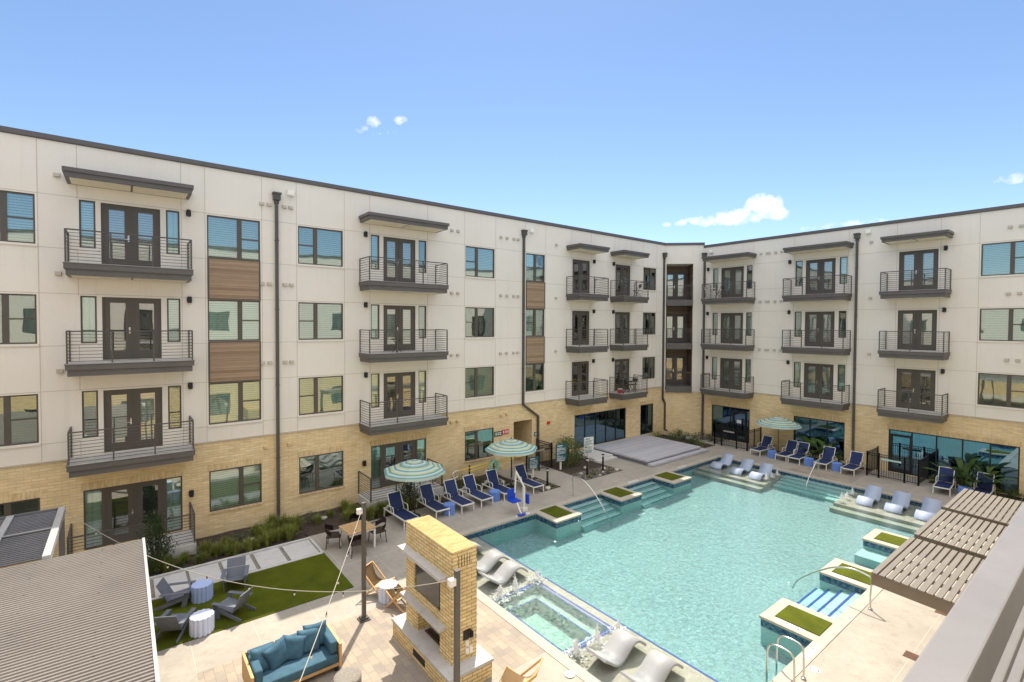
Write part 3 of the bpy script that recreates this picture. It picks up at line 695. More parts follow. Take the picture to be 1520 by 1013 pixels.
# ---- chamfered corner with stacked loggias
C = Face(FC, bld, BASE)
lg0, lg1 = .10, 2.02
C.put('brick_wall', wall_mesh('brick_wall', 'brick', 0, CHL, -.2, 3.2, []), 0, 0)
C.put('stucco_wall', wall_mesh('stucco_wall', 'stucco', 0, CHL, 3.22, 14.07, [(lg0, lg1, 3.3, 12.66, 1.5)], -.02), 0, 0)
mb = MB(); mb.box(lg0-.02, lg1+.02, 1.48, 1.55, 3.25, 12.7); mb.box(lg1-.03, lg1+.06, .05, 1.5, 3.25, 12.66); mb.box(lg0-.06, lg0+.03, .05, 1.5, 3.25, 12.66); C.put('siding', mb.mesh('siding', 'loggia'), 0, 0)
parapet(C, -.03, CHL+.02, 14.20)
for r in range(3):
    z = DB-.03-H*r; wd = lg1-lg0
    mb = MB(); mb.box(.035, wd-.035, -.16, 1.45, -.46, -.01); o = C.put('loggia_balcony', cached('lgs', lambda: mb.mesh('loggia_balcony', 'fascia')), lg0, z)
    C.put('railing', cached('lgr', lambda: railing_mesh(wd-.06, .12, 1.05, False, False)), .03, 0, 0, o)
    french_door(C, lg0+.15, lg1-.15, z+.03, z+2.15) .matrix_basis = BASE @ FC @ Matrix.Translation((lg0+.14, 1.33, z+.03))
# ---- right wing
Rr = Face(FR, bld, BASE)
upR, grR = [], []
rdoors = [(3.30, 4.93, (2.67, 3.08), (5.13, 5.53), 2.46, 5.76), (8.86, 10.51, (8.25, 8.67), (10.72, 11.13), 7.97, 11.40), (13.59, 15.27, None, None, 13.03, 15.83)]
for r in range(3):
    dz = -H*r
    upR.append((16.91, 18.85, WB+dz, WT+dz)); window(Rr, 16.91, 18.85, WB+dz, WT+dz, 'R', .57, 'blind' if r == 0 else None); sill(Rr, 16.91, 18.85, WB+dz, 'stucco')
    upR.append((20.6, 22.5, WB+dz, WT+dz)); window(Rr, 20.6, 22.5, WB+dz, WT+dz, 'R', .57)
    for a, b, sl, sr, b0, b1 in rdoors:
        upR.append((a, b, DB+dz, DT+dz)); french_door(Rr, a, b, DB+dz, DT+dz)
        for q in (sl, sr):
            if q: upR.append((q[0], q[1], SB+dz, WT+dz)); window(Rr, q[0], q[1], SB+dz, WT+dz, None, None)
        balcony(Rr, b0, b1, DB+dz-.03)
        if r == 0: awning(Rr, b0, b1+.04, 12.98)
    for u in (2.32, 7.93, 15.56): sconce(Rr, u, 12.2+dz)
    for u in (6.09, 6.5, 6.62, 7.04, 7.42, 12.3, 17.92, 18.3, 18.7): vent(Rr, u, 12.93+dz)
STR = [(2.71, 5.49, .05, 2.40, 2.2), (8.30, 11.15, .14, 2.40, 2.2), (13.29, 18.46, .05, 2.40, 2.2)]
storefront(Rr, *STR[0][:4], 2, 1.55); storefront(Rr, *STR[1][:4], 3); storefront(Rr, *STR[2][:4], 5, .06)
for a, b, c, d, _ in STR: lintel(Rr, a-.05, b+.05, d)
Rr.put('brick_wall', wall_mesh('brick_wall', 'brick', 1.95, 26, -.2, BR, STR), 0, 0)
Rr.put('stucco_wall', wall_mesh('stucco_wall', 'stucco', 1.95, 26, BR+.014, 13.86, upR, -.02, .19), 0, 0)
flashing(Rr, 1.95, 26); parapet(Rr, 1.96, 26, 13.99)
joints(Rr, [2.60, 5.60, 8.19, 11.19, 13.5, 15.36, 16.85, 18.91], HZ, 2.0, 24, upR, 13.8)
downspout(Rr, 2.05, 13.40); downspout(Rr, 11.62, 13.48); flood(Rr, 2.56, 13.5); flood(Rr, 12.16, 13.55)
mb = MB(); mb.box(-.16, .16, -.02, -.012, 0, .22); Rr.put('notice', mb.mesh('notice', 'signwhite'), 4.75, 1.35)
# roof and hidden rear walls
mb = MB(); mb.box(-14, 31.6, .36, 15, 13.3, 13.5); mb.box(31.6, 50, -26, 15, 13.3, 13.5) if False else None
mb.box(34.0, 49, -26, 15, 13.28, 13.48); mb.box(-14, 49, 15, 15.3, 0, 14.2); mb.box(49, 49.3, -26, 15.3, 0, 14.2)
mb.box(31.6, 34.0, .36, 15, 13.3, 13.5)
mb.build('roof', 'corrug', bld, loc=(-10, 0, 0))

# ================================================================== the wings behind the viewpoint (only reflected and bouncing light)
bl2 = thing('apartment_building', 'building behind the viewer, whose grey balcony rail crosses the lower right corner', 'building', (0, -23.4, 0))
B2 = Matrix.Translation((0, -23.4, 0)).inverted()
FN = Matrix.Translation((34, -23.4, 0)) @ Matrix.Rotation(PI, 4, 'Z')
Nn = Face(FN, bl2, B2); upN, grN = [], []
for k in range(9):
    a = 2.2+k*5.0
    for r in range(3):
        dz = -H*r
        if k % 2: upN.append((a, a+1.9, WB+dz, WT+dz)); window(Nn, a, a+1.9, WB+dz, WT+dz, 'L', .4)
        else: upN.append((a, a+1.65, DB+dz, DT+dz)); french_door(Nn, a, a+1.65, DB+dz, DT+dz)
    grN.append((a, a+1.9, .88, GT)); window(Nn, a, a+1.9, .88, GT, 'L', .4)
Nn.put('brick_wall', wall_mesh('brick_wall', 'brick', 0, 48, -.2, BR, grN), 0, 0)
Nn.put('stucco_wall', wall_mesh('stucco_wall', 'stucco', 0, 48, BR+.014, 14.07, upN, -.02, .19), 0, 0)
parapet(Nn, 0, 48, 14.2)
FW = Matrix.Translation((-14, -23.4, 0)) @ Matrix.Rotation(PI/2, 4, 'Z')
W2 = Face(FW, bl2, B2); upW = []
for k in range(4):
    a = 3+k*5.2
    for r in range(3): upW.append((a, a+1.9, WB-H*r, WT-H*r)); window(W2, a, a+1.9, WB-H*r, WT-H*r, 'L', .4)
W2.put('brick_wall', wall_mesh('brick_wall', 'brick', 0, 23.4, -.2, BR, []), 0, 0)
W2.put('stucco_wall', wall_mesh('stucco_wall', 'stucco', 0, 23.4, BR+.014, 14.07, upW, -.02, .19), 0, 0)
parapet(W2, 0, 23.4, 14.2)
mb = MB(); mb.box(-14, 34, -15, -.36, 13.3, 13.5); mb.box(-29, -14.36, -15, 23.4, 13.3, 13.5); mb.box(-29, 49, -15.3, -15, 0, 14); mb.build('roof', 'corrug', bl2)
# the near balcony whose rail runs through the lower right corner
bo = ob('balcony', None, bl2, (0.3, 0, 0))
mb = MB(); yb = 1.4265+.145   # local y of rail centre (world -21.83)
mb.box(0, 4.6, .02, yb+.06, 6.42, 6.62)
mb.build('floor', 'fascia', bo)
mb = MB(); zt = 7.70
RY0, RY1 = -21.9736+.1285+23.4, -21.9736+.1805+23.4
mb.box(.02, 4.6, RY0, RY1, zt-.035, zt)
mb.box(.02, 4.6, RY0+.004, RY0+.04, zt-.095, zt-.036)
for k in range(9):
    z = zt-.19-k*.095; mb.box(.02, 4.6, RY0+.012, RY0+.034, z-.011, z+.011)
for x in (.05, 1.55, 3.05, 4.55): mb.box(x-.02, x+.02, RY0+.006, RY0+.04, 6.62, zt-.096)
mb.build('railing', 'railgrey', bo, bevel=.003)
# ================================================================== ground and pool
PX0, PX1, PY0, PY1 = 8.5, 29.05, -16.87, -5.92      # water outline
SX = 10.95                                          # shelf / deep edge
CW = .30
hole = (PX0-CW, PX1+CW, PY0-CW, PY1+CW)
big = [(-14, 34, -23.6, 0.2)]
mb = MB(); sheet(mb, -900, 900, -900, 900, -.012, big); struct('ground', mb, 'ground')
# planting beds, turf, paths cut out of the deck so that nothing overlaps
BEDS = [(-6, 5.5, -2.62, .1), (5.5, 12.4, -2.42, .1), (12.4, 15.95, -2.05, .1), (15.95, 17.25, -4.08, -1.62), (19.02, 21.98, -4.14, .1), (23.9, 29.5, -4.45, .1), (29.5, 31.7, -4.2, .1), (32.95, 33.7, -12.6, -6.35), (32.95, 33.7, -23, -15.2)]
TURF = (-1.5, 5.55, -7.06, -4.17); PATH = (-4, 5.5, -4.17, -2.62)
PAV1 = (1.28, 8.2, -12.95, -8.55); PAV2 = (29.5, 31.95, -12.78, -9.7)
mb = MB(); sheet(mb, -14, 34, -23.6, .2, 0, [hole]+BEDS+[TURF, PATH, PAV1, PAV2]); struct('pool_deck', mb, 'concrete')
mb = MB(); mb_c = 0
for b in BEDS: sheet(mb, *b, -.03)
# gently uneven mulch
bmesh.ops.remove_doubles(mb.bm, verts=mb.bm.verts[:], dist=1e-4)
bmesh.ops.subdivide_edges(mb.bm, edges=mb.bm.edges[:], cuts=14, use_grid_fill=True)
for v in mb.bm.verts: v.co.z += random.uniform(-.025, .045)
struct('planting_bed', mb, 'mulch', smooth=True)
mb = MB(); sheet(mb, *TURF, .012); struct('turf', mb, 'turf')
mb = MB(); sheet(mb, *PATH, -.015); struct('gravel_path', mb, 'gravel')
mb = MB(); sheet(mb, *PAV1, .002); sheet(mb, *PAV2, .002); struct('paver_patio', mb, 'paver')
mb = MB()
mb.box(-4, 5.5, -2.70, -2.58, -.05, .045); mb.box(-4, 5.5, -4.21, -4.11, -.05, .03); mb.box(5.47, 5.56, -4.1, -2.7, -.05, .02)
struct('kerb', mb, 'pad')
for k, (a, b) in enumerate([(-2.1, -1.3), (-1.15, -.35), (-.25, .6), (.69, 1.54), (1.62, 2.46), (2.56, 3.42), (3.54, 4.37), (4.49, 5.42)]):
    mb = MB(); mb.box(a, b, -4.07, -2.74, -.05, .022); struct('stepping_pad', mb, 'pad', bevel=.01)
# deck joints (saw cuts)
mb = MB()
def jl(x0, y0, x1, y1, w_=.012):
    if x0 == x1: mb.box(x0-w_/2, x0+w_/2, min(y0, y1), max(y0, y1), .001, .004)
    else: mb.box(min(x0, x1), max(x0, x1), y0-w_/2, y0+w_/2, .001, .0036)
for x in (-.2, 1.28, 2.7, 4.15): jl(x, -8.54, x, -7.07)
for x in (5.7, 8.2, 11.2, 14.2, 17.2, 20.2, 23.2, 26.2): jl(x, -5.6, x, -2.5 if x < 12 else (-4.2 if x > 15.9 else -2.1))
jl(5.6, -5.5, 8.2, -5.5); jl(5.6, -7.06, 8.2, -7.06); jl(6.9, -8.5, 6.9, -2.5)
jl(29.4, -6.4, 33.0, -6.4); jl(29.4, -9.68, 33.6, -9.68); jl(29.4, -15.1, 31.9, -15.1); jl(29.4, -18.6, 33.6, -18.6)
for x in (9.2, 12.2, 15.2, 18.15, 21.2, 24.2, 27.2): jl(x, -23, x, -17.18)
jl(8.5, -18.6, 29.4, -18.6); jl(17.28, -4.08, 19.0, -4.08); jl(17.3, -2.0, 19.0, -2.0); jl(5.6, -14.6, 8.2, -14.6); jl(6.9, -18, 6.9, -13)
struct('deck_joints', mb, 'joint')

pool = thing('swimming_pool', 'large rectangular turquoise pool with square turf topped islands, tanning shelves and steps', 'swimming pool', (20, -11.4, 0))
def P(mbx, name, mat, parent=pool, **k):
    o = mbx.build(name, mat, parent, **k)
    o.location = tuple(-c for c in (20, -11.4, 0)) if parent is pool else (0, 0, 0); return o
FZ = -.84; SZ = -.24
# coping
mb = MB()
z0, z1 = -.05, .018
a, b, c, d = hole
mb.box(a, b, PY1, d, z0, z1); mb.box(a, b, c, PY0, z0, z1); mb.box(a, PX0, PY0, PY1, z0, z1); mb.box(PX1, b, PY0, PY1, z0, z1)
P(mb, 'coping', 'coping', bevel=.012)
mb = MB()    # walls
mb.box(PX0-.06, PX1+.06, PY1, PY1+.06, -1.3, -.05); mb.box(PX0-.06, PX1+.06, PY0-.06, PY0, -1.3, -.05); mb.box(PX0-.06, PX0, PY0, PY1, -1.3, -.05); mb.box(PX1, PX1+.06, PY0, PY1, -1.3, -.05)
P(mb, 'wall', 'plasterwall')
mb = MB(); mb.face([(SX, PY0, FZ), (PX1, PY0, -.52), (PX1, PY1, -.52), (SX, PY1, FZ)])
P(mb, 'floor', 'plaster')
# near shelf with the spa let into it
SPA = (8.72, 10.45, -13.02, -10.05)
mb = MB(); sheet(mb, PX0, SX, PY0, PY1, SZ, [SPA]); mb.face([(SX, PY0, SZ), (SX, PY1, SZ), (SX, PY1, FZ), (SX, PY0, FZ)]); P(mb, 'tanning_shelf', 'shelf')
mb = MB(); mb.box(SX-.055, SX, PY0, PY1, SZ+.001, SZ+.006); 
mb.box(PX0, 10.62, -13.16, -13.09, SZ+.001, SZ+.006); mb.box(PX0, 10.62, -9.98, -9.91, SZ+.001, SZ+.006)
mb.box(10.55, 10.62, -13.09, -9.98, SZ+.001, SZ+.006); P(mb, 'edge_tile', 'bluetile')
mb = MB(); x0, x1, y0, y1 = SPA; bz = -.46; dz = -.80; i0 = .33
mb.face([(x0, y0, SZ), (x1, y0, SZ), (x1, y0, bz), (x0, y0, bz)]); mb.face([(x0, y1, SZ), (x1, y1, SZ), (x1, y1, bz), (x0, y1, bz)])
mb.face([(x0, y0, SZ), (x0, y1, SZ), (x0, y1, bz), (x0, y0, bz)]); mb.face([(x1, y0, SZ), (x1, y1, SZ), (x1, y1, bz), (x1, y0, bz)])
sheet(mb, x0, x1, y0, y1, bz, [(x0+i0, x1-i0, y0+i0, y1-i0)]); X0, X1, Y0, Y1 = x0+i0, x1-i0, y0+i0, y1-i0
mb.face([(X0, Y0, bz), (X1, Y0, bz), (X1, Y0, dz), (X0, Y0, dz)]); mb.face([(X0, Y1, bz), (X1, Y1, bz), (X1, Y1, dz), (X0, Y1, dz)])
mb.face([(X0, Y0, bz), (X0, Y1, bz), (X0, Y1, dz), (X0, Y0, dz)]); mb.face([(X1, Y0, bz), (X1, Y1, bz), (X1, Y1, dz), (X1, Y0, dz)]); sheet(mb, X0, X1, Y0, Y1, dz)
sp_ = P(mb, 'spa', 'spafloor')
mb = MB()
for (a1, b1, c1, d1, z) in [(x0, x1, y0-.05, y0, SZ), (x0, x1, y1, y1+.05, SZ), (x0-.05, x0, y0, y1, SZ), (x1, x1+.05, y0, y1, SZ), (X0, X1, Y0-.04, Y0, bz), (X0, X1, Y1, Y1+.04, bz), (X0-.04, X0, Y0, Y1, bz), (X1, X1+.04, Y0, Y1, bz)]: mb.box(a1, b1, c1, d1, z+.001, z+.007)
P(mb, 'tile_trim', 'bluetile', sp_)
# far shelves with an inner step each
for (y0, y1, stepside) in ((-9.82, PY1, -1), (PY0, -13.05, 1)):
    mb = MB(); mb.box(26.45, PX1, y0, y1, FZ+.003, SZ); mb.box(26.0, 26.447, y0, y1, FZ+.003, -.38); P(mb, 'tanning_shelf', 'shelf')
mb = MB()
for k in range(4): mb.box(PX1-.42*(k+1), PX1-.42*k, -13.045, -9.825, FZ+.004, -.20-.075*k)
P(mb, 'steps', 'plasterwall')
def steps_y(x0, x1, sgn, tile):
    mb = MB(); e = PY1 if sgn < 0 else PY0
    for k in range(4):
        a, b = e+sgn*.36*k, e+sgn*.36*(k+1); mb.box(x0+.003, x1-.003, min(a, b), max(a, b), FZ+.004, -.22-.11*k)
    o = P(mb, 'steps', 'plasterwall'); mb = MB()
    for k in range(4):
        b = e+sgn*.36*(k+1); a = b-sgn*.07; z = -.22-.11*k; mb.box(x0+.02, x1-.02, min(a, b), max(a, b), z+.001, z+.006)
    P(mb, 'nosing_tile', 'bluetile' if tile else 'tile', o)
steps_y(15.47, 18.05, -1, False); steps_y(19.62, 22.2, -1, False); steps_y(15.45, 18.05, 1, True)
mb = MB(); mb.box(21.35, 22.19, PY0+.003, -15.5, FZ+.004, -.36); P(mb, 'steps', 'plasterwall')
ISL = [(13.95, 15.47, -7.24, PY1), (18.05, 19.62, -7.24, PY1), (22.2, 23.85, -7.24, PY1), (13.96, 15.45, PY0, -15.48), (18.05, 19.58, PY0, -15.48), (22.2, 23.72, PY0, -15.48)]
for k, (a, b, c, d) in enumerate(ISL):
    mb = MB(); mb.box(a+.04, b-.04, c+.04 if k < 3 else c, d if k < 3 else d-.04, FZ+.002, -.052); o = P(mb, 'island', 'plasterwall')
    mb = MB(); 
    e0, e1 = (c, d+CW-.004) if k < 3 else (c-CW+.004, d)
    mb.box(a, b, e0 if k >= 3 else c, e1 if k < 3 else d, -.05, .023); P(mb, 'coping', 'coping', o, bevel=.012)
    mb = MB(); t = .30
    f0, f1 = (c+t, d+.06) if k < 3 else (c-.03, d-t)
    mb.box(a+t, b-t, f0, f1, .024, .045); P(mb, 'turf_top', 'turf', o)
    mb = MB(); q = .034
    mb.box(a+q, b-q, (c+q) if k < 3 else d-.04, (c+.04) if k < 3 else d-q, -.27, -.054); mb.box(a+q, a+.04, c+.042 if k < 3 else c, d if k < 3 else d-.042, -.27, -.054); mb.box(b-.04, b-q, c+.042 if k < 3 else c, d if k < 3 else d-.042, -.27, -.054)
    P(mb, 'tile_band', 'tile', o)
mb = MB(); q = .006
def gap(lo, hi, cuts):
    xs = lo
    for a, b in sorted(cuts):
        if a > xs: yield xs, a
        xs = max(xs, b)
    if xs < hi: yield xs, hi
for a, b in gap(PX0, PX1, [(i[0], i[1]) for i in ISL[:3]]): mb.box(a, b, PY1-q, PY1-.001, -.25, -.055)
for a, b in gap(PX0, PX1, [(i[0], i[1]) for i in ISL[3:]]): mb.box(a, b, PY0+.001, PY0+q, -.25, -.055)
mb.box(PX1-q, PX1-.001, PY0+.01, PY1-.01, -.25, -.055); mb.box(PX0+.001, PX0+q, PY0+.01, PY1-.01, -.25, -.055)
P(mb, 'tile_band', 'tile')
# depth markers set into the coping
font_cache = {}
def text_mesh(s, size, mat):
    c = bpy.data.curves.new('lettering', 'FONT'); c.body = s; c.size = size; c.align_x = 'CENTER'; c.align_y = 'CENTER'; c.extrude = .001
    o = bpy.data.objects.new('lettering', c); COL.objects.link(o); dg = bpy.context.evaluated_depsgraph_get()
    me = bpy.data.meshes.new_from_object(o.evaluated_get(dg)); bpy.data.objects.remove(o); me.materials.clear(); me.materials.append(MT[mat]); return me
for x, y, rz, z in ((13.4, -17.02, 0, .019), (13.36, -5.77, PI, .019), (20.8, -5.77, PI, .019), (25.2, -5.77, PI, .019), (14.15, -16.2, PI/2, .024), (18.2, -16.2, PI/2, .024)):
    mb = MB(); mb.box(-.36, .36, -.085, .085, 0, .003); o = mb.build('depth_marker', 'signwhite', pool); o.location = (x-20, y+11.4, z); o.rotation_euler = (0, 0, rz)
    t = ob('lettering', text_mesh('3 FT 6 IN', .15, 'ink'), o, (0, 0, .005))
for x, y in ((12.8, -17.33), (8.1, -13.9)):
    mb = MB(); mb.lathe([(.12, 0), (.12, .003)], 20); o = mb.build('no_diving_marker', 'signwhite', pool); o.location = (x-20, y+11.4, .0045 if x > 10 else .019)
    mb = MB(); mb.lathe([(.10, .0034), (.10, .005)], 20); mb.build('ring', 'red', o); mb = MB(); mb.lathe([(.078, .0055), (.078, .0065)], 20); mb.build('disc', 'signwhite', o)
# water: a closed body so that depth tints it
mb = MB(); mb.box(PX0-.03, PX1+.03, PY0-.03, PY1+.03, -1.25, -.10); wo = struct('water', mb, 'water')

# bubblers: little columns of white water
def jet(seed, hgt=.42):
    rnd = random.Random(seed); mb = MB()
    n = 9; prof = []
    for ring in range(12):
        t = ring/11; prof.append((.085*(1-t)**1.1+.018*(1-t)+.006, hgt*t))
    rings = []
    for r, z in prof:
        rings.append([mb.bm.verts.new((r*(1+rnd.uniform(-.45, .5))*math.cos(2*PI*k/n)+rnd.uniform(-.012, .012), r*(1+rnd.uniform(-.45, .5))*math.sin(2*PI*k/n), z-.12)) for k in range(n)])
    for a, b in zip(rings, rings[1:]):
        for k in range(n): mb.bm.faces.new((a[k], a[(k+1) % n], b[(k+1) % n], b[k])).smooth = True
    for k in range(90):
        a = rnd.uniform(0, 2*PI); rr = abs(rnd.gauss(0, .13)); z = max(-.11, hgt*(1-rr/.3)*rnd.uniform(.1, 1.05)-.12); s = rnd.uniform(.006, .017)
        m = Matrix.Translation((rr*math.cos(a), rr*math.sin(a), z)) @ Matrix.Diagonal((s, s, s*1.6, 1)); bmesh.ops.create_icosphere(mb.bm, subdivisions=1, radius=1, matrix=m)
    for k in range(60):
        a = rnd.uniform(0, 2*PI); rr = rnd.uniform(.05, .34); s = rnd.uniform(.015, .05)
        m = Matrix.Translation((rr*math.cos(a), rr*math.sin(a), -.113)) @ Matrix.Diagonal((s, s, .006, 1)); bmesh.ops.create_icosphere(mb.bm, subdivisions=1, radius=1, matrix=m)
    return mb.mesh('water_jet', 'foam', smooth=True)
jets = [jet(1), jet(2, .5), jet(3, .36)]
JL = [(8.91, -10.11, 'white bubbling water jet on the shelf, nearest the fireplace behind the spa'), (9.52, -10.07, 'white bubbling water jet midway along the far side of the spa'), (10.49, -10.0, 'white bubbling water jet at the far pool-side corner of the spa'),
      (8.87, -13.35, 'white bubbling water jet between the spa and the patio coping'), (9.61, -13.39, 'white bubbling water jet beside the back of the nearer wave lounger'), (10.39, -13.42, 'tall white bubbling water jet at the near pool-side corner of the spa')]
for k, (x, y, l) in enumerate(JL): tag(ob('water_jet', jets[k % 3], None, (x, y, 0), k*1.3), l, 'water jet', 'bubbling water jets')
for k, (x, y, l) in enumerate([(27.15, -9.6, 'small white water jet at the outer corner of the shaded far shelf'), (27.7, -9.65, 'small white water jet in the middle of the three by the left far shelf'), (28.35, -9.65, 'small white water jet on the left far shelf, closest to the deck'),
                               (26.75, -13.3, 'small white water jet at the outer corner of the right far shelf'), (27.45, -13.3, 'small white water jet in the middle of the three by the right far shelf'), (28.15, -13.3, 'small white water jet on the right far shelf, closest to the deck')]):
    o = tag(ob('water_jet', jets[(k+1) % 3], None, (x, y, 0), k), l, 'water jet', 'bubbling water jets'); o.scale = (.6, .6, .75)
# raised composite stage, step landing, passage walk
st = thing('stage', 'low grey composite deck platform in front of the dark lounge window', 'deck', (26.5, -2.2, 0))
mb = MB(); mb.box(-2.75, 2.85, -2.25, 2.15, .20, .30); mb.build('deck_boards', 'composite', st)
mb = MB(); mb.box(-2.7, 2.8, -2.2, 2.1, 0, .197); mb.build('base', 'charcoal', st)
mb = MB(); mb.box(-2.75, 3.15, -2.62, -2.26, .03, .15); mb.box(2.86, 3.2, -2.25, 2.0, .03, .15); mb.build('step', 'composite', st)
mb = MB(); mb.box(22.03, 23.7, -1.95, .1, -.05, .16); mb.box(22.03, 23.7, -2.3, -1.953, -.05, .08); struct('step_landing', mb, 'pad', bevel=.01)
mb = MB(); mb.box(-1.45, 1.98, -1.5, 0.02, 0, .39); 
pa1 = tag(mb.build('patio_slab', 'pad', bevel=.015), 'raised concrete patio with black metal rail beside the metal roof', 'patio')
ob('railing', railing_mesh(3.43, 1.5, 1.05), pa1, (-1.45, 0, .39))
mb = MB(); mb.box(8.35, 11.98, -1.5, 0.02, 0, .39); pa2 = tag(mb.build('patio_slab', 'pad', bevel=.015), 'raised concrete patio with dark metal rail behind the left striped umbrella', 'patio')
ob('railing', railing_mesh(3.63, 1.5, 1.05), pa2, (8.35, 0, .39))
# ================================================================== poolside furniture
def curve(p, k=4):
    """Catmull-Rom through the points"""
    p = [Vector(q) for q in p]; o = []
    for i in range(len(p)-1):
        a, b, c, d = p[max(i-1, 0)], p[i], p[i+1], p[min(i+2, len(p)-1)]
        for j in range(k):
            t = j/k; o.append(.5*((2*b)+(c-a)*t+(2*a-5*b+4*c-d)*t*t+(3*b-a-3*c+d)*t**3))
    return o+[p[-1]]
def make_lounger():
    t = thing('sun_lounger', 'x', 'sun lounger', group='navy sling loungers on the pool deck')
    mb = MB(); w_ = .31
    for s in (-1, 1):
        mb.bar((s*w_, -.93, .335), (s*w_, .92, .335), .035, .05)
        mb.tube(curve([(s*(w_+.02), -.02, .35), (s*(w_+.02), .02, .56), (s*(w_+.02), .10, .60), (s*(w_+.02), .48, .58), (s*(w_+.02), .55, .52), (s*(w_+.02), .56, .35)]), .017, 6)
    mb.bar((-w_, -.93, .335), (w_, -.93, .335), .035, .05); mb.bar((-w_, .90, .335), (w_, .90, .335), .035, .05); mb.bar((-w_, .24, .32), (w_, .24, .32), .03)
    mb.build('frame', 'frame_white', t)
    for s in (-1, 1):
        for y in (-.88, .84):
            m = MB(); m.bar((s*w_, y, .31), (s*(w_+.005), y+(.03 if y > 0 else -.02), 0), .038); m.build('leg', 'frame_white', t)
    mb = MB(); mb.extr([(-.90, .352), (.25, .347), (.25, .362), (-.3, .355), (-.90, .368)], -.285, .285)
    me = mb.mesh('seat', 'navy'); me.transform(Matrix.Rotation(PI/2, 4, 'Z')); ob('seat', me, t)
    a = R(62); top = (.26+.76*math.cos(a), .36+.76*math.sin(a))
    bo_ = MB()
    for s in (-1, 1): bo_.tube([(s*.29, .26, .36), (s*.29, top[0], top[1])], .019, 6)
    bo_.tube([(-.29, top[0], top[1]), (.29, top[0], top[1])], .019, 6)
    for s in (-1, 1): bo_.tube([(s*.26, .26+.36*math.cos(a), .36+.36*math.sin(a)), (s*.27, .74, .33)], .011, 5)
    b = bo_.build('back_frame', 'frame_white', t)
    mb = MB(); mb.box(-.278, .278, .03, .735, -.006, .006, Matrix.Translation((0, .26, .36)) @ Matrix.Rotation(a, 4, 'X')); mb.build('backrest', 'navy', t)
    return t
rnd0 = random.Random(4); LG = 'navy sling loungers on the pool deck'
lg = make_lounger()
spots = [(8.98, -3.15, .04, 'navy sling lounger nearest the brick fireplace, left of the first striped umbrella pole'),
 (10.54, -3.0, .02, 'navy sling lounger between the first striped umbrella pole and a blue drum stool'),
 (11.72, -3.1, .03, 'navy sling lounger directly right of the blue drum stool beside the left umbrella'),
 (12.70, -3.12, 0, 'navy sling lounger directly left of the blue drum stool near the white pool lift'),
 (14.10, -3.05, .03, 'navy sling lounger partly hidden behind the white pool lift'),
 (15.77, -3.15, .03, 'navy sling lounger under the second striped umbrella, closest to the passage gate'),
 (31.95, -7.2, -PI/2-.10, 'navy sling lounger by the dark glass door fence, left of the third umbrella pole'),
 (31.95, -8.65, -PI/2-.02, 'navy sling lounger just right of the third striped umbrella pole, touching its neighbour'),
 (31.95, -9.40, -PI/2-.02, 'navy sling lounger in front of the leafy plants, left of a blue stool'),
 (31.95, -10.72, -PI/2+.02, 'navy sling lounger between two blue drum stools beneath the three-pane window'),
 (31.95, -12.14, -PI/2+.04, 'navy sling lounger beside the black gate of the wide lounge window'),
 (32.0, -16.0, -PI/2+.02, 'navy sling lounger in front of the banana plants by the wide lounge window'),
 (32.2, -17.42, -PI/2+.04, 'navy sling lounger partly hidden behind the slatted cabana roof'),
 (17.3, -20.4, PI+.1, 'navy sling lounger glimpsed below the near balcony rail')]
for i, (x, y, rz, l) in enumerate(spots):
    if i == 0: lg.location = (x, y, 0.002); lg.rotation_euler = (0, 0, rz); lg['label'] = l
    else: dup(lg, (x+rnd0.uniform(-.05, .05), y+rnd0.uniform(-.05, .05), 0.002), rz+rnd0.uniform(-.05, .05), l)
def drum_mesh(mat, r=.235, h=.43, n=14):
    mb = MB(); fn = lambda a: 1+.15*abs(math.cos(a*n/2))**.7
    mb.lathe([(r*.93, 0), (r*.95, .01), (r*.95, h-.012), (r*.93, h), (.001, h+.002)], n*8, fn=fn, smooth=False, cap=False); return mb.mesh('drum_stool', mat)
dd, dw, dl = drum_mesh('drumdeep'), drum_mesh('drumwhite', .26, .46), drum_mesh('drum', .26, .46)
for me, x, y, l in ((dd, 10.95, -3.72, 'blue fluted drum stool between the second and third loungers from the fireplace'), (dd, 13.5, -3.55, 'blue fluted drum stool left of the white pool lift'),
    (dd, 31.45, -7.98, 'blue fluted drum stool beside the third umbrella pole'), (dd, 31.4, -10.08, 'blue fluted drum stool in front of the leafy plants and three-pane window'), (dd, 31.55, -11.48, 'blue fluted drum stool between the two loungers left of the black gate'), (dd, 31.7, -16.85, 'blue fluted drum stool beside the banana plants'),
    (dl, 1.77, -5.0, 'blue fluted drum stool on the turf, between the two farther lawn chairs'), (dw, 1.57, -6.82, 'bluish white fluted drum stool on the turf, between the two nearer lawn chairs'), (dw, 6.1, -8.35, 'striped looking bluish white drum stool between two wooden sling chairs')):
    tag(ob('drum_stool', me, None, (x, y, .003 if y != -5.0 and y != -6.82 else .013), random.random()), l, 'stool', 'fluted drum stools')
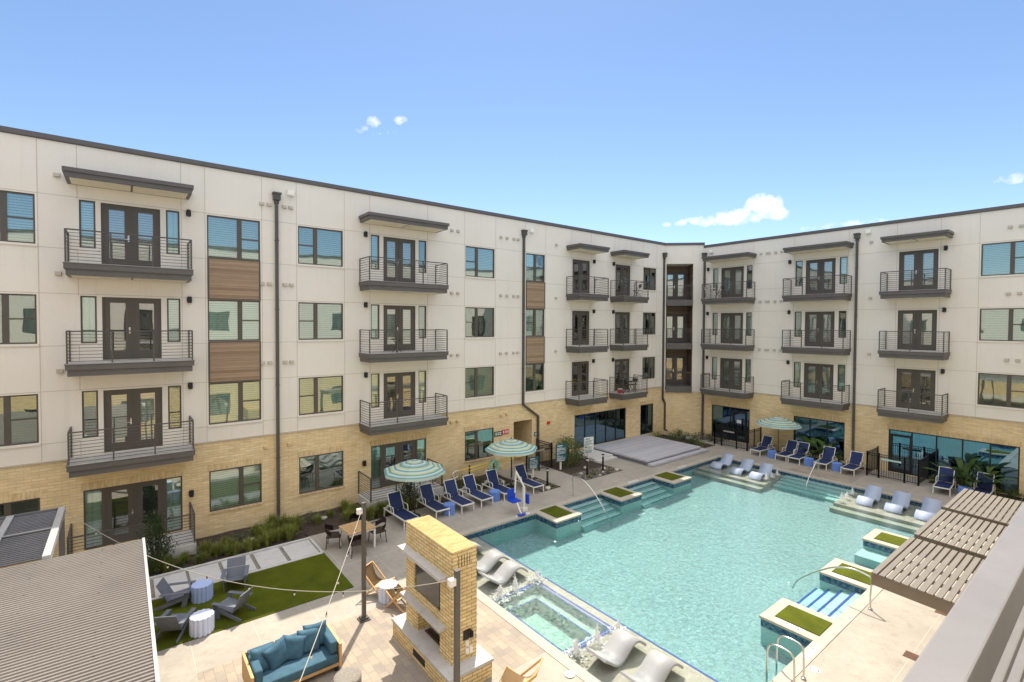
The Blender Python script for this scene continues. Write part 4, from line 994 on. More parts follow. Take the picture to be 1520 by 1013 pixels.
# moulded chaises standing in the shallow water
def chaise_mesh(mat, prof):
    c = curve(prof, 5)
    up_, lo_ = [], []
    for i, p in enumerate(c):
        t = (c[min(i+1, len(c)-1)]-c[max(i-1, 0)]).normalized(); n = Vector((-t.z, 0, t.x)); up_.append((p+n*.028)); lo_.append((p-n*.028))
    mb = MB(); W = .34; n = len(c); rows = []
    for q in up_+lo_[::-1]: rows.append([mb.bm.verts.new((q.x, -W, q.z)), mb.bm.verts.new((q.x, W, q.z))])
    for i in range(len(rows)):
        a, b = rows[i], rows[(i+1) % len(rows)]; f = mb.bm.faces.new((a[0], a[1], b[1], b[0])); f.smooth = i not in (n-1, 2*n-1)
    for s in (0, 1):
        for i in range(n-1): mb.bm.faces.new((rows[i][s], rows[i+1][s], rows[2*n-2-i][s], rows[2*n-1-i][s]))
    # solid sides under the seat
    return mb.mesh('pool_chaise', mat)
cm = chaise_mesh('resin', [(0, 0, .42), (.18, 0, .30), (.36, 0, .17), (.54, 0, .10), (.70, 0, .13), (.88, 0, .25), (1.06, 0, .37), (1.22, 0, .42), (1.38, 0, .38), (1.52, 0, .29), (1.64, 0, .18)])
cb = chaise_mesh('resinshade', [(0, 0, .66), (.18, 0, .46), (.36, 0, .27), (.54, 0, .14), (.72, 0, .12), (.90, 0, .19), (1.08, 0, .29), (1.24, 0, .33), (1.40, 0, .29), (1.55, 0, .18), (1.66, 0, .05)])
for me, x, y, rz, l in ((cm, 8.75, -7.05, 0, 'grey moulded wave lounger mostly hidden behind the fireplace top, in shade'), (cm, 8.95, -8.25, 0, 'grey moulded wave lounger on the near shelf, farther of the two before the spa'), (cm, 8.95, -9.2, 0, 'grey moulded wave lounger on the near shelf, right beside the spa jets'),
    (cm, 8.92, -13.95, 0, 'grey moulded wave lounger on the near shelf just after the spa'), (cm, 8.92, -15.02, 0, 'grey moulded wave lounger lowest in the photo on the near shelf'),
    (cb, 28.6, -6.75, PI, 'pale moulded wave lounger on the far left shelf, wholly in shade'), (cb, 28.45, -8.02, PI, 'pale moulded wave lounger in the middle of the far left shelf'), (cb, 28.4, -9.12, PI, 'pale moulded wave lounger on the far left shelf beside the water jets'),
    (cb, 28.6, -14.1, PI, 'pale moulded wave lounger on the far right shelf nearest the jets'), (cb, 28.6, -15.2, PI, 'pale moulded wave lounger in the middle of the far right shelf'), (cb, 28.55, -16.3, PI, 'pale moulded wave lounger on the far right shelf closest to the slatted cabana roof')):
    tag(ob('pool_chaise', me, None, (x, y, SZ+.004), rz), l, 'pool lounger', 'moulded loungers in the shallow water').scale = (.95, .95, .95)
# umbrellas
def canopy_mat():
    m, nt, b, o = nodes('striped canopy'); sp = nt.nodes.new('ShaderNodeSeparateXYZ'); nt.links.new(coords(nt), sp.inputs[0])
    g = nt.nodes.new('ShaderNodeUVMap'); s2 = nt.nodes.new('ShaderNodeSeparateXYZ'); nt.links.new(g.outputs[0], s2.inputs[0])
    r = nt.nodes.new('ShaderNodeValToRGB'); r.color_ramp.interpolation = 'CONSTANT'; el = r.color_ramp.elements
    T, P_, Y, G_ = (.17, .40, .41), (.60, .71, .66), (.64, .63, .34), (.36, .51, .53)
    seq = [P_, T, P_, Y, T, P_, G_, T, Y, P_, T, P_, Y, T, P_, T]
    while len(el) < len(seq): el.new(.5)
    for i, (e, c) in enumerate(zip(el, seq)): e.position = i/len(seq); e.color = rgb(c)
    nt.links.new(s2.outputs[0], r.inputs['Fac']); nt.links.new(r.outputs[0], b.inputs['Base Color']); b.inputs['Roughness'].default_value = .85
    tl = nt.nodes.new('ShaderNodeBsdfTranslucent'); nt.links.new(r.outputs[0], tl.inputs[0]); mx = nt.nodes.new('ShaderNodeMixShader'); mx.inputs[0].default_value = .25
    nt.links.new(b.outputs[0], mx.inputs[1]); nt.links.new(tl.outputs[0], mx.inputs[2]); nt.links.new(mx.outputs[0], o.inputs['Surface']); return m
MT['canopy'] = canopy_mat()
def umbrella(x, y, label, rim=1.98, apex=2.42, rad=1.32):
    t = thing('patio_umbrella', label, 'umbrella', (x, y, .002), random.random(), 'striped patio umbrellas')
    mb = MB(); uvl = mb.bm.loops.layers.uv.new('UVMap'); n = 8; K = 10; rings = []
    for i in range(K+1):
        q = i/K; ring = []
        for k in range(n*4):
            a = 2*PI*k/(n*4); f = (k % 4)/4; edge = 1/ (math.cos((f-.5)*2*PI/n)/math.cos(PI/n)); rr = rad*q*edge
            sagv = .035*q*math.sin(PI*f)
            ring.append((mb.bm.verts.new((rr*math.cos(a), rr*math.sin(a), apex-(apex-rim)*(q**1.15)-sagv)), q))
        rings.append(ring)
    for a, b in zip(rings, rings[1:]):
        for k in range(n*4):
            vs_ = [a[k], a[(k+1) % (n*4)], b[(k+1) % (n*4)], b[k]]
            f = mb.bm.faces.new([v[0] for v in vs_])
            for l, v in zip(f.loops, vs_): l[uvl].uv = (min(.999, v[1]), 0)
    ring = rings[-1]; low = [mb.bm.verts.new(v[0].co+Vector((0, 0, -.11))) for v in ring]
    for k in range(n*4):
        f = mb.bm.faces.new((ring[k][0], ring[(k+1) % (n*4)][0], low[(k+1) % (n*4)], low[k]))
        for l in f.loops: l[uvl].uv = (.9, 0)
    bmesh.ops.remove_doubles(mb.bm, verts=mb.bm.verts[:], dist=1e-5)
    mb.build('canopy', 'canopy', t)
    mb = MB(); mb.tube([(0, 0, .05), (0, 0, apex+.02)], .022, 8); mb.lathe([(.03, apex), (.03, apex+.04), (.012, apex+.08), (.001, apex+.09)], 8); mb.build('pole', 'dark', t)
    for k in range(n):
        a = 2*PI*k/n; m = MB(); m.bar((.03*math.cos(a), .03*math.sin(a), apex-.06), (rad*.98*math.cos(a), rad*.98*math.sin(a), rim-.02), .018); m.build('rib', 'dark', t)
    mb = MB(); mb.lathe([(.26, 0), (.26, .03), (.20, .06), (.05, .08), (.035, .2)], 20); mb.build('base', 'black', t); return t
umbrella(9.66, -3.05, 'striped teal and yellow umbrella nearest the fireplace, over the left loungers')
umbrella(15.25, -2.55, 'striped teal and yellow umbrella by the passage gate and the yellow rescue pole')
umbrella(32.45, -7.9, 'striped teal umbrella against the far brick wall beside the glass door')
# Adirondack style lawn chairs
def make_lawn_chair():
    t = thing('lawn_chair', 'x', 'lawn chair', group='low board lawn chairs on the turf'); X = Matrix.Identity(4)
    mb = MB(); mb.box(-.29, .29, -.30, .36, -.012, .012, Matrix.Translation((0, .02, .32)) @ Matrix.Rotation(R(14), 4, 'X')); mb.build('seat', 'charcoal', t, bevel=.004)
    mb = MB(); m = Matrix.Translation((0, -.26, .22)) @ Matrix.Rotation(R(118), 4, 'X'); mb.box(-.30, .30, 0, .40, -.012, .012, m); mb.box(-.30, .30, .41, .74, -.014, .014, m); mb.build('backrest', 'charcoal', t, bevel=.004)
    for s in (-1, 1):
        mb = MB(); mb.box(s*.36-.07, s*.36+.07, -.48, .42, .53, .555); mb.build('arm', 'charcoal', t, bevel=.004)
        mb = MB(); mb.bar((s*.325, .36, .53), (s*.325, .24, 0), .025, .16, (0, 1, 0)); mb.bar((s*.325, .40, .36), (s*.325, -.66, .02), .025, .12, (0, 0, 1)); mb.build('leg', 'charcoal', t)
    for ch in kids(t): ch.data.transform(Matrix.Diagonal((.86, .80, .80, 1)))
    return t
lc = make_lawn_chair()
for i, (x, y, rz, l) in enumerate(((1.22, -4.85, R(-112), 'charcoal lawn chair on the turf by the stepping pads, closest to the metal roof'), (2.66, -4.82, R(166), 'charcoal lawn chair by the stepping pads, facing the viewer right of the blue stool'), (1.02, -6.42, R(-30), 'charcoal lawn chair seen from behind, nearest the metal roof edge'), (2.32, -6.40, R(42), 'charcoal lawn chair seen from behind, right of the white drum stool'))):
    if i == 0: lc.location = (x, y, .013); lc.rotation_euler = (0, 0, rz); lc['label'] = l
    else: dup(lc, (x, y, .013), rz, l)
# sofa
sf = thing('outdoor_sofa', 'teal cushioned outdoor sofa with honey wood side panels', 'sofa', (3.02, -9.98, .004))
mb = MB(); mb.box(-.90, .90, -.50, .48, .12, .20); mb.box(-.90, .90, .44, .50, .2, .66); mb.build('frame', 'teakx', sf, bevel=.006)
for s in (-1, 1):
    mb = MB(); mb.box(s*.93-.03, s*.93+.03, -.52, .52, .10, .64); mb.build('side_panel', 'teak', sf, bevel=.006)
for s in (-1, 1):
    for y in (-.44, .42):
        mb = MB(); mb.box(s*.86-.04, s*.86+.04, y-.04, y+.04, 0, .12); mb.build('leg', 'black', sf)
mb = MB(); mb.box(-.88, .88, -.52, .30, .205, .40); mb.build('seat_cushion', 'teal', sf, bevel=.04, smooth=True)
for a, b in ((-.88, -.30), (-.29, .29), (.30, .88)):
    mb = MB(); mb.box(a, b, .27, .44, .40, .72); mb.build('back_cushion', 'teal', sf, bevel=.045, smooth=True)
for s in (-1, 1):
    mb = MB(); mb.box(s*.80-.09, s*.80+.09, -.46, .29, .41, .70); mb.build('arm_cushion', 'teal', sf, bevel=.05, smooth=True)
def pillow(w_, h, d, seed):
    rnd = random.Random(seed); mb = MB(); n = 12; g = {}
    for sd_ in (1, -1):
        for i in range(n+1):
            for j in range(n+1):
                u, v = i/n*2-1, j/n*2-1; t = max(0, (1-u**4)*(1-v**4))**.55
                pin = 1-.10*(1-abs(u))**1*abs(v)**3-.0; pin2 = 1-.10*(1-abs(v))*abs(u)**3
                if t == 0 and sd_ == -1: g[sd_, i, j] = g[1, i, j]; continue
                g[sd_, i, j] = mb.bm.verts.new((u*w_/2*pin2, sd_*d/2*t+(rnd.uniform(-.006, .006) if t else 0), v*h/2*pin))
        for i in range(n):
            for j in range(n):
                mb.bm.faces.new((g[sd_, i, j], g[sd_, i+1, j], g[sd_, i+1, j+1], g[sd_, i, j+1])).smooth = True
    return mb.mesh('throw_pillow', 'tealpillow')
pl = pillow(.54, .54, .2, 3)
for x, y, z, rx, ry, rz, l in ((-.62, .06, .60, R(-24), R(8), R(14), 'blue teal pillow at the left end of the sofa, leaning in its corner'), (-.32, .02, .61, R(-20), R(-14), R(20), 'blue teal pillow second from the sofa left end, tilted'), (.02, .05, .61, R(-22), R(12), R(-16), 'blue teal pillow in the middle of the sofa, tipped on a corner'), (.38, .08, .62, R(-20), R(4), R(-8), 'blue teal pillow right of the middle of the sofa, standing square'), (.56, .16, .66, R(-14), R(-6), R(-20), 'blue teal pillow tucked behind another at the sofa right end')):
    o = tag(ob('throw_pillow', pl, None, (3.02+x, -9.98+y, z)), l, 'pillow', 'pillows on the teal sofa'); o.rotation_euler = (rx, ry, rz)
mb = MB(); mb.lathe([(.24, 0), (.30, .02), (.30, .36), (.28, .39), (.2, .40), (.001, .40)], 32, cap=False); o = tag(mb.build('side_table', 'firebowl', None, (3.82, -11.3, .004), smooth=False), 'speckled round concrete side table at the bottom edge near the sofa', 'side table')
# fireplace
fp = thing('outdoor_fireplace', 'freestanding tan brick outdoor fireplace with a television, stone ledges and hearth', 'fireplace', (6.05, -11.4, .002))
def F(mb, n, m, par=fp, **k): return mb.build(n, m, par, loc=(-6.05, 11.4, -.002) if par is fp else (0, 0, 0), **k)
bx0, bx1, by0, by1, bt = 5.75, 6.42, -12.52, -10.24, 3.02
def brickbody():
    mb = MB(); ho = [(-12.0, -10.72, 1.42, 2.18), (-11.98, -10.88, .42, 1.12)]
    # front face with tv niche and fire opening
    for a, b, c, d in cells([by0, by1]+[v for h in ho for v in h[:2]], [.42, bt]+[v for h in ho for v in h[2:]], ho): mb.face([(bx0, a, c), (bx0, b, c), (bx0, b, d), (bx0, a, d)])
    for h, dp in ((ho[0], .14), (ho[1], .45)):
        a, b, c, d = h; e = bx0+dp
        mb.face([(bx0, a, c), (e, a, c), (e, a, d), (bx0, a, d)]); mb.face([(bx0, b, c), (e, b, c), (e, b, d), (bx0, b, d)]); mb.face([(bx0, a, c), (bx0, b, c), (e, b, c), (e, a, c)]); mb.face([(bx0, a, d), (bx0, b, d), (e, b, d), (e, a, d)]); mb.face([(e, a, c), (e, b, c), (e, b, d), (e, a, d)])
    mb.face([(bx0, by0, .42), (bx1, by0, .42), (bx1, by0, bt), (bx0, by0, bt)]); mb.face([(bx0, by1, .42), (bx1, by1, .42), (bx1, by1, bt), (bx0, by1, bt)]); mb.face([(bx1, by0, .42), (bx1, by1, .42), (bx1, by1, bt), (bx1, by0, bt)])
    mb.face([(bx0, by0, bt), (bx1, by0, bt), (bx1, by1, bt), (bx0, by1, bt)])
    bmesh.ops.remove_doubles(mb.bm, verts=mb.bm.verts[:], dist=1e-4); return mb
MT['fpflat'] = brick_mat('fireplace top brick', (.66, .45, .20), (.58, .37, .15), (.42, .32, .18), bw=.26, bh=.085, ms=.010, flat=True, bmp=.6)
F(brickbody(), 'brick_body', 'fpbrick'); mb = MB(); mb.box(bx0+.001, bx1-.001, by0+.001, by1-.001, bt+.001, bt+.005); F(mb, 'brick_top', 'fpflat')
mb = MB(); mb.box(5.46, 6.66, -12.88, -9.97, .38, .45); h_ = F(mb, 'hearth', 'limestone', bevel=.008); mb = MB(); mb.box(5.49, 6.63, -12.85, -10.0, 0, .38); F(mb, 'hearth_base', 'fpbrick'); mb = MB(); mb.box(5.484, 5.49, -11.75, -11.15, .10, .26); F(mb, 'vent_grille', 'black')
mb = MB(); mb.box(5.53, 5.75, -12.34, -10.18, 2.34, 2.42); F(mb, 'ledge', 'limestone', bevel=.008)
mb = MB(); mb.box(5.56, 5.75, -12.28, -10.26, 1.15, 1.23); F(mb, 'mantel', 'limestone', bevel=.008)
tv = thing('television', 'black wall television in the niche of the brick fireplace', 'television', (5.80, -11.36, 1.80))
mb = MB(); mb.box(-.03, .05, -.60, .60, -.345, .345); mb.build('bezel', 'black', tv, bevel=.005); mb = MB(); mb.box(-.034, -.031, -.575, .575, -.32, .32); mb.build('screen', 'screen', tv)
mb = MB(); mb.box(6.10, 6.19, -11.95, -10.90, .455, 1.11); F(mb, 'firebox', 'firebox'); mb = MB(); mb.box(5.88, 6.06, -11.85, -11.0, .452, .475); bt_ = F(mb, 'burner_tray', 'burner')
mb = MB(); mb.box(5.92, 6.02, -11.75, -11.1, .476, .50); F(mb, 'burner', 'black')
mb = MB()
for k in range(5): mb.box(5.92+k*.075, 5.935+k*.075, by0-.004, by0+.01, 2.64, 2.90)
F(mb, 'vent_slots', 'black')
mb = MB(); mb.box(6.05, 6.22, by0-.02, by0-.001, .92, 1.14); F(mb, 'control_box', 'black'); mb = MB(); mb.box(6.23, 6.25, by0-.16, by0-.001, .92, 1.14); F(mb, 'box_door', 'steel'); 
for z, x in ((.78, 6.10), (.60, 6.10), (.60, 6.20)):
    mb = MB(); mb.box(x, x+.08, by0-.05, by0-.001, z, z+.12); F(mb, 'outlet', 'whitemetal')
# lamp posts carrying the string lights
def post(x, y, label):
    t = thing('light_post', label, 'post', (x, y, .004)); mb = MB(); mb.box(-.05, .05, -.05, .05, .02, 3.22); mb.build('pole', 'postmetal', t, bevel=.006)
    mb = MB(); mb.box(-.14, .14, -.14, .14, 0, .03); mb.box(-.10, .10, -.10, .10, .03, .08); mb.build('base_plate', 'dark', t); mb = MB(); mb.box(-.19, -.05, -.06, .06, 2.96, 3.10); mb.build('junction_box', 'whitemetal', t, bevel=.01); mb = MB(); mb.box(-.055, .055, -.055, .055, 3.22, 3.245); mb.build('cap', 'postmetal', t)
post(5.15, -8.88, 'slim bronze square post on the patio beside the turf, carrying string lights'); post(1.15, -16.0, 'slim bronze square post below the sofa, outside the frame, holding a steep cable'); post(5.20, -13.62, 'slim bronze square post in front of the brick fireplace, base out of frame')
def cable(a, b, sag, label, nb):
    a, b = Vector(a), Vector(b); pts = [a.lerp(b, k/28)-Vector((0, 0, 4*sag*(k/28)*(1-k/28))) for k in range(29)]
    t = thing('string_lights', label, 'string lights', tuple(a)); mb = MB(); mb.tube([p-a for p in pts], .008, 6); mb.build('cable', 'cable', t)
    for k in range(1, nb):
        q = k/nb; p = a.lerp(b, q)-Vector((0, 0, 4*sag*q*(1-q)))-a; m = MB(); m.tube([p, p+Vector((0, 0, -.06))], .014, 6); o = m.build('socket', 'black', t)
        m = MB(); m.lathe([(.010, -.06), (.020, -.08), (.018, -.10), (.001, -.11)], 8, tuple(p), cap=False); m.build('bulb', 'bulb', o, smooth=True)
cable((-1.32, -3.78, 3.0), (5.13, -13.58, 3.05), 1.0, 'pale string light cable from the dark pergola corner to the post before the fireplace', 9)
cable((5.08, -8.92, 3.08), (1.2, -15.9, 3.0), .12, 'pale string light cable running down from the post beside the turf past the sofa', 7)
cable((5.24, -13.62, 3.05), (8.9, -22.8, 4.2), .3, 'short end of a string light cable behind the nearer post', 8) if False else None
# sling chairs
def make_sling():
    t = thing('sling_chair', 'x', 'chair', group='wooden folding sling chairs')
    for s in (-1, 1):
        mb = MB(); mb.bar((s*.28, -.42, .78), (s*.28, .34, .02), .03, .045); mb.build('leg', 'teak', t); mb = MB(); mb.bar((s*.245, -.36, .02), (s*.245, .40, .44), .03, .045); mb.build('leg', 'teak', t)
    for hw, y, z, q in ((.28, -.42, .79, .018), (.26, .40, .44, .018), (.28, .30, .05, .014), (.25, -.30, .05, .014)): mb = MB(); mb.tube([(-hw, y, z), (hw, y, z)], q, 8); mb.build('crossbar', 'teak', t)
    c = curve([(-.42, 0, .80), (-.33, 0, .60), (-.20, 0, .40), (-.03, 0, .31), (.18, 0, .36), (.40, 0, .46)], 4); mb = MB(); rows = [[mb.bm.verts.new((-.235, p.x, p.z)), mb.bm.verts.new((.235, p.x, p.z))] for p in c]
    for a, b in zip(rows, rows[1:]): mb.bm.faces.new((a[0], a[1], b[1], b[0])).smooth = True
    bmesh.ops.solidify(mb.bm, geom=mb.bm.faces[:], thickness=.012); mb.build('sling', 'canvas', t); return t
sl = make_sling(); SL = [(6.0, -7.88, R(212), 'wooden sling chair with tan canvas, farther one facing the drum stool'), (6.25, -8.95, R(18), 'wooden sling chair with tan canvas between the drum stool and the hearth'), (6.75, -13.75, R(35), 'wooden sling chair with tan canvas cut by the bottom edge right of the hearth')]
for i, (x, y, rz, l) in enumerate(SL):
    if i == 0: sl.location = (x, y, .003); sl.rotation_euler = (0, 0, rz); sl['label'] = l
    else: dup(sl, (x, y, .003), rz, l)
# dining set
dt = thing('dining_table', 'square outdoor table with a slatted honey wood top and pale legs', 'table', (6.68, -4.38, .002), R(4))
mb = MB()
for k in range(8): mb.box(-.50+k*.126, -.50+k*.126+.116, -.50, .50, .70, .73)
mb.build('tabletop', 'teakx', dt)
for sx in (-1, 1):
    for sy in (-1, 1): mb = MB(); mb.box(sx*.45-.03, sx*.45+.03, sy*.45-.03, sy*.45+.03, 0, .66); mb.build('leg', 'frame_white', dt)
mb = MB(); mb.box(-.47, .47, -.47, -.43, .64, .70); mb.box(-.47, .47, .43, .47, .64, .70); mb.box(-.47, -.43, -.43, .43, .64, .70); mb.box(.43, .47, -.43, .43, .64, .70); mb.build('apron', 'frame_white', dt)
def make_wicker():
    t = thing('wicker_chair', 'x', 'chair', group='dark wicker chairs round the wood topped table')
    mb = MB(); mb.box(-.25, .25, -.24, .26, .40, .45); mb.build('seat', 'wicker', t, bevel=.015)
    mb = MB(); n = 14; rows = []
    for k in range(n+1):
        a = PI*(k/n); x, y = .285*math.cos(a), -.05-.26*math.sin(a); hh = .66+.16*math.sin(a)**1.5; rows.append([mb.bm.verts.new((x, y, hh-.20+.02)), mb.bm.verts.new((x*1.03, y*1.05, hh))])
    for a, b in zip(rows, rows[1:]): mb.bm.faces.new((a[0], b[0], b[1], a[1]))
    bmesh.ops.solidify(mb.bm, geom=mb.bm.faces[:], thickness=.03); mb.build('backrest', 'wicker', t)
    for sx in (-1, 1):
        for sy in (-1, 1): mb = MB(); mb.tube([(sx*.23, sy*.21, .42), (sx*.25, sy*.24, 0)], .016, 6); mb.build('leg', 'wicker', t)
        mb = MB(); mb.tube(curve([(sx*.235, .22, .42), (sx*.28, .20, .60), (sx*.285, .02, .65), (sx*.283, -.06, .65)]), .018, 6); mb.build('arm', 'wicker', t)
    return t
wc = make_wicker()
for i, (x, y, rz, l) in enumerate(((6.0, -3.86, R(-115), 'dark wicker chair left of the wood topped table'), (6.45, -4.98, R(-8), 'dark wicker chair on the near side of the wood topped table'), (7.42, -4.45, R(92), 'dark wicker chair right of the wood topped table behind the post'), (6.95, -3.62, R(178), 'dark wicker chair on the far side of the wood topped table'))):
    if i == 0: wc.location = (x, y, .002); wc.rotation_euler = (0, 0, rz); wc['label'] = l
    else: dup(wc, (x, y, .002), rz, l)
# pool rails
def rail(x, y, pts, label, rz=0, name='pool_handrail'):
    mb = MB(); mb.tube(curve(pts, 6), .024, 8); mb.lathe([(.055, 0), (.055, .012), (.03, .02)], 12, (pts[0][0], pts[0][1], 0)); tag(mb.build(name, 'steel', None, (x, y, .02), rz), label, 'handrail')
A = [(0, 0, 0), (0, 0, .45), (0, .02, .82), (0, -.08, .94), (0, -.5, .93), (0, -1.0, .72), (0, -1.55, .30), (0, -2.05, -.22), (0, -2.35, -.62), (0, -2.36, -.8)]
rail(16.78, -5.38, A, 'curved steel handrail over the pool steps between turf islands on the left side')
A2 = [(0, 0, 0), (0, 0, .45), (0, -.02, .84), (0, .10, .94), (0, .5, .97), (0, 1.0, .80), (0, 1.6, .35), (0, 1.95, .0), (0, 2.1, -.3)]
rail(16.83, -17.29, A2, 'curved steel handrail over the blue edged steps on the sunny right side')
A3 = [(0, 0, 0), (0, 0, .5), (-.02, 0, .86), (-.10, 0, .93), (-.5, 0, .72), (-1.2, 0, .22), (-1.7, 0, -.3)]
rail(29.5, -11.3, A3, 'straight sloping steel handrail on the far steps in front of the loungers')
for x, l in ((12.27, 'farther steel grab hoop of the pool ladder at the bottom right'), (11.77, 'nearer steel grab hoop of the pool ladder at the bottom right')):
    rail(x, -17.3, [(0, 0, 0), (0, 0, .4), (0, .02, .66), (0, .12, .76), (0, .40, .76), (0, .56, .66), (0, .60, .3), (0, .60, -.5)], l, name='ladder_rail')
# pool lift
pf = thing('pool_lift', 'white pool lift with a blue moulded seat at the left pool edge', 'pool lift', (13.72, -5.4, .002))
mb = MB(); mb.box(-.14, .14, -.12, .12, 0, .16); mb.bar((0, 0, .1), (0, 0, 1.05), .10); mb.build('mast', 'frame_white', pf, bevel=.01)
mb = MB(); mb.bar((.0, -.06, 1.02), (-.36, .10, 1.78), .07); mb.bar((-.36, .10, 1.78), (-.40, .12, .85), .05); mb.build('boom', 'frame_white', pf)
mb = MB(); mb.box(-.70, -.24, -.14, .30, .50, .56); mb.build('seat', 'seatblue', pf, bevel=.02); mb = MB(); mb.box(-.68, -.26, .26, .32, .54, .98); mb.build('backrest', 'seatblue', pf, bevel=.02); mb = MB(); mb.box(-.66, -.28, -.52, -.36, .06, .10); f_ = mb.build('footrest', 'seatblue', pf, bevel=.01); mb = MB(); mb.bar((-.47, -.10, .5), (-.47, -.40, .10), .05); mb.build('leg_bar', 'frame_white', pf)
mb = MB(); mb.box(.11, .20, -.16, .14, .30, .72); mb.build('battery_cover', 'seatblue', pf, bevel=.02)
# fences
def fence(name, label, x, y, rz, L_, gate=None, h=1.3):
    t = thing(name, label, 'fence' if 'gate' not in name else 'gate', (x, y, .0), rz); n = max(1, round(L_/1.2))
    for k in range(n+1): mb = MB(); q = L_*k/n; mb.box(q-.03, q+.03, -.03, .03, 0, h+.04); mb.build('post', 'black', t)
    mb = MB()
    for z in (.12, h-.14, h-.02): mb.box(.03, L_-.03, -.016, .016, z-.016, z+.016)
    k = .12
    while k < L_-.05: mb.box(k-.008, k+.008, -.008, .008, .10, h-.03); k += .105
    mb.build('pickets', 'black', t)
    if gate: mb = MB(); mb.box(.12, L_-.12, -.07, -.03, h-.30, h-.20); mb.build('push_bar', 'steel', t)
    return t
fence('metal_fence', 'black picket fence panel left of the glass door gate, meeting the wall', 31.8, -4.0, 0, 1.8); fence('metal_fence', 'short black picket fence panel left of the glass door gate', 31.8, -4.0, -PI/2, .5); fence('metal_gate', 'black picket gate with a steel push bar in front of the dark glass door', 31.8, -4.53, -PI/2, 1.0, True); fence('metal_fence', 'short black picket fence panel right of the glass door gate', 31.8, -5.56, -PI/2, .68); fence('metal_fence', 'black picket fence panel between the glass door and the third umbrella', 31.8, -6.27, 0, 1.8)
fence('metal_fence', 'black picket fence panel left of the wide window gate, meeting the wall', 31.85, -12.82, 0, 1.75); fence('metal_fence', 'short black picket fence panel left of the wide window gate', 31.85, -12.82, -PI/2, .52); fence('metal_gate', 'black picket gate with a steel push bar in front of the wide lounge window', 31.85, -13.36, -PI/2, 1.1, True); fence('metal_fence', 'short black picket fence panel right of the wide window gate', 31.85, -14.48, -PI/2, .56); fence('metal_fence', 'black picket fence panel beside the banana plants', 31.85, -15.06, 0, 1.75)
fence('metal_gate', 'black picket gate with a steel push bar at the passage under the second umbrella', 17.25, -1.35, 0, 1.85, True, 1.4); fence('metal_fence', 'black picket fence panel running back to the wall beside the passage', 19.12, -1.35, PI/2, 1.3, None, 1.4)
# rescue pole
rp = thing('rescue_pole', 'long yellow rescue pole held on black posts behind the loungers', 'rescue pole', (15.0, -1.5, 0))
for k, x in enumerate((-1.55, -.2, 1.1, 2.15)): mb = MB(); mb.box(x-.03, x+.03, -.03, .03, 0, 1.16); mb.build('post', 'black', rp)
mb = MB(); mb.tube([(-2.2, -.05, 1.02), (2.3, -.05, 1.20)], .024, 8); mb.tube([(-1.6, -.06, .88), (2.3, -.06, 1.13)], .02, 8); mb.build('pole', 'yellow', rp)
mb = MB(); mb.tube(curve([(-2.2, -.05, 1.02), (-2.4, -.05, 1.02), (-2.55, -.05, .9), (-2.45, -.05, .72), (-2.25, -.05, .75)]), .018, 8); mb.build('hook', 'whitemetal', rp)
lr = thing('life_ring', 'mint green life ring cover with white rope hanging on a slim post', 'life ring', (14.55, -2.1, 0)); mb = MB(); mb.bar((0, .06, 0), (0, .06, 1.2), .05); mb.build('post', 'black', lr)
mb = MB(); mb.tube([(.24*math.cos(a)*.9, 0, 1.08+.24*math.sin(a)) for a in [2*PI*k/20 for k in range(21)]], .075, 8, False); mb.build('ring', 'mint', lr); mb = MB(); mb.tube(curve([(-.09, -.05, .9), (-.11, -.06, .6), (-.04, -.06, .35), (.05, -.06, .36), (.09, -.06, .6), (.08, -.05, .9)]), .018, 6); mb.tube(curve([(-.03, -.06, .9), (-.05, -.07, .55), (.02, -.07, .42), (.04, -.07, .7), (.03, -.06, .9)]), .016, 6); mb.build('rope', 'rope', lr)
# signs: header block and lines of small unreadable print
def sign(x, y, zc, w_, h, board, printm, label, rz, seed):
    rnd = random.Random(seed); t = thing('pool_sign', label, 'sign', (x, y, 0), rz); mb = MB(); mb.box(-.05, .05, .03, .10, 0, zc); mb.build('post', 'frame_white', t); mb = MB(); mb.box(-w_/2, w_/2, -.02, .028, zc-h/2, zc+h/2); mb.build('board', board, t, bevel=.006)
    mb = MB(); z = zc+h/2-.07
    mb.box(-w_*.36, w_*.12, -.024, -.0205, z-.05, z); z -= .12
    while z > zc-h/2+.12:
        e = w_*.40; xx = -e
        while xx < e-.06:
            l_ = min(rnd.uniform(.05, .16), e-xx); mb.box(xx, xx+l_, -.024, -.0205, z-.022, z)
            xx += l_+.022
            if rnd.random() < .10: break
        z -= rnd.choice((.042, .042, .075))
    mb.box(-w_*.40, w_*.30, -.024, -.0205, zc-h/2+.04, zc-h/2+.075); mb.build('lettering', printm, t); return t
sign(19.28, -1.95, .96, .70, .98, 'signteal', 'signwhite', 'teal pool rules board with white print on a pale post before the big shrub', R(-12), 3)
sign(21.68, -1.8, 1.0, .66, .95, 'signwhite', 'signteal', 'white rules board with dark print beside the bollard and step landing', R(-12), 5)
sign(17.12, -2.1, .80, .60, .62, 'signteal', 'signwhite', 'smaller teal and white sign on a pale post behind the lounger by the gate', R(-10), 8)
def bollard(x, y, label):
    t = thing('bollard_light', label, 'bollard light', (x, y, -.02), 0, 'black bollard lights'); mb = MB(); mb.tube([(0, 0, 0), (0, 0, .80)], .055, 12); mb.build('post', 'black', t); mb = MB(); mb.lathe([(.05, .80), (.05, .88), (.085, .90), (.09, .93), (.001, .945)], 16, cap=False); mb.build('head', 'black', t); mb = MB(); mb.lathe([(.052, .81), (.052, .875)], 16); mb.build('lens', 'lens', t)
bollard(19.74, -3.5, 'black bollard light at the bed corner nearest the pool walkway'); bollard(21.06, -3.46, 'black bollard light in the bed left of the step landing'); bollard(16.75, -3.6, 'black bollard light in the small bed beside the lounger under the second umbrella')
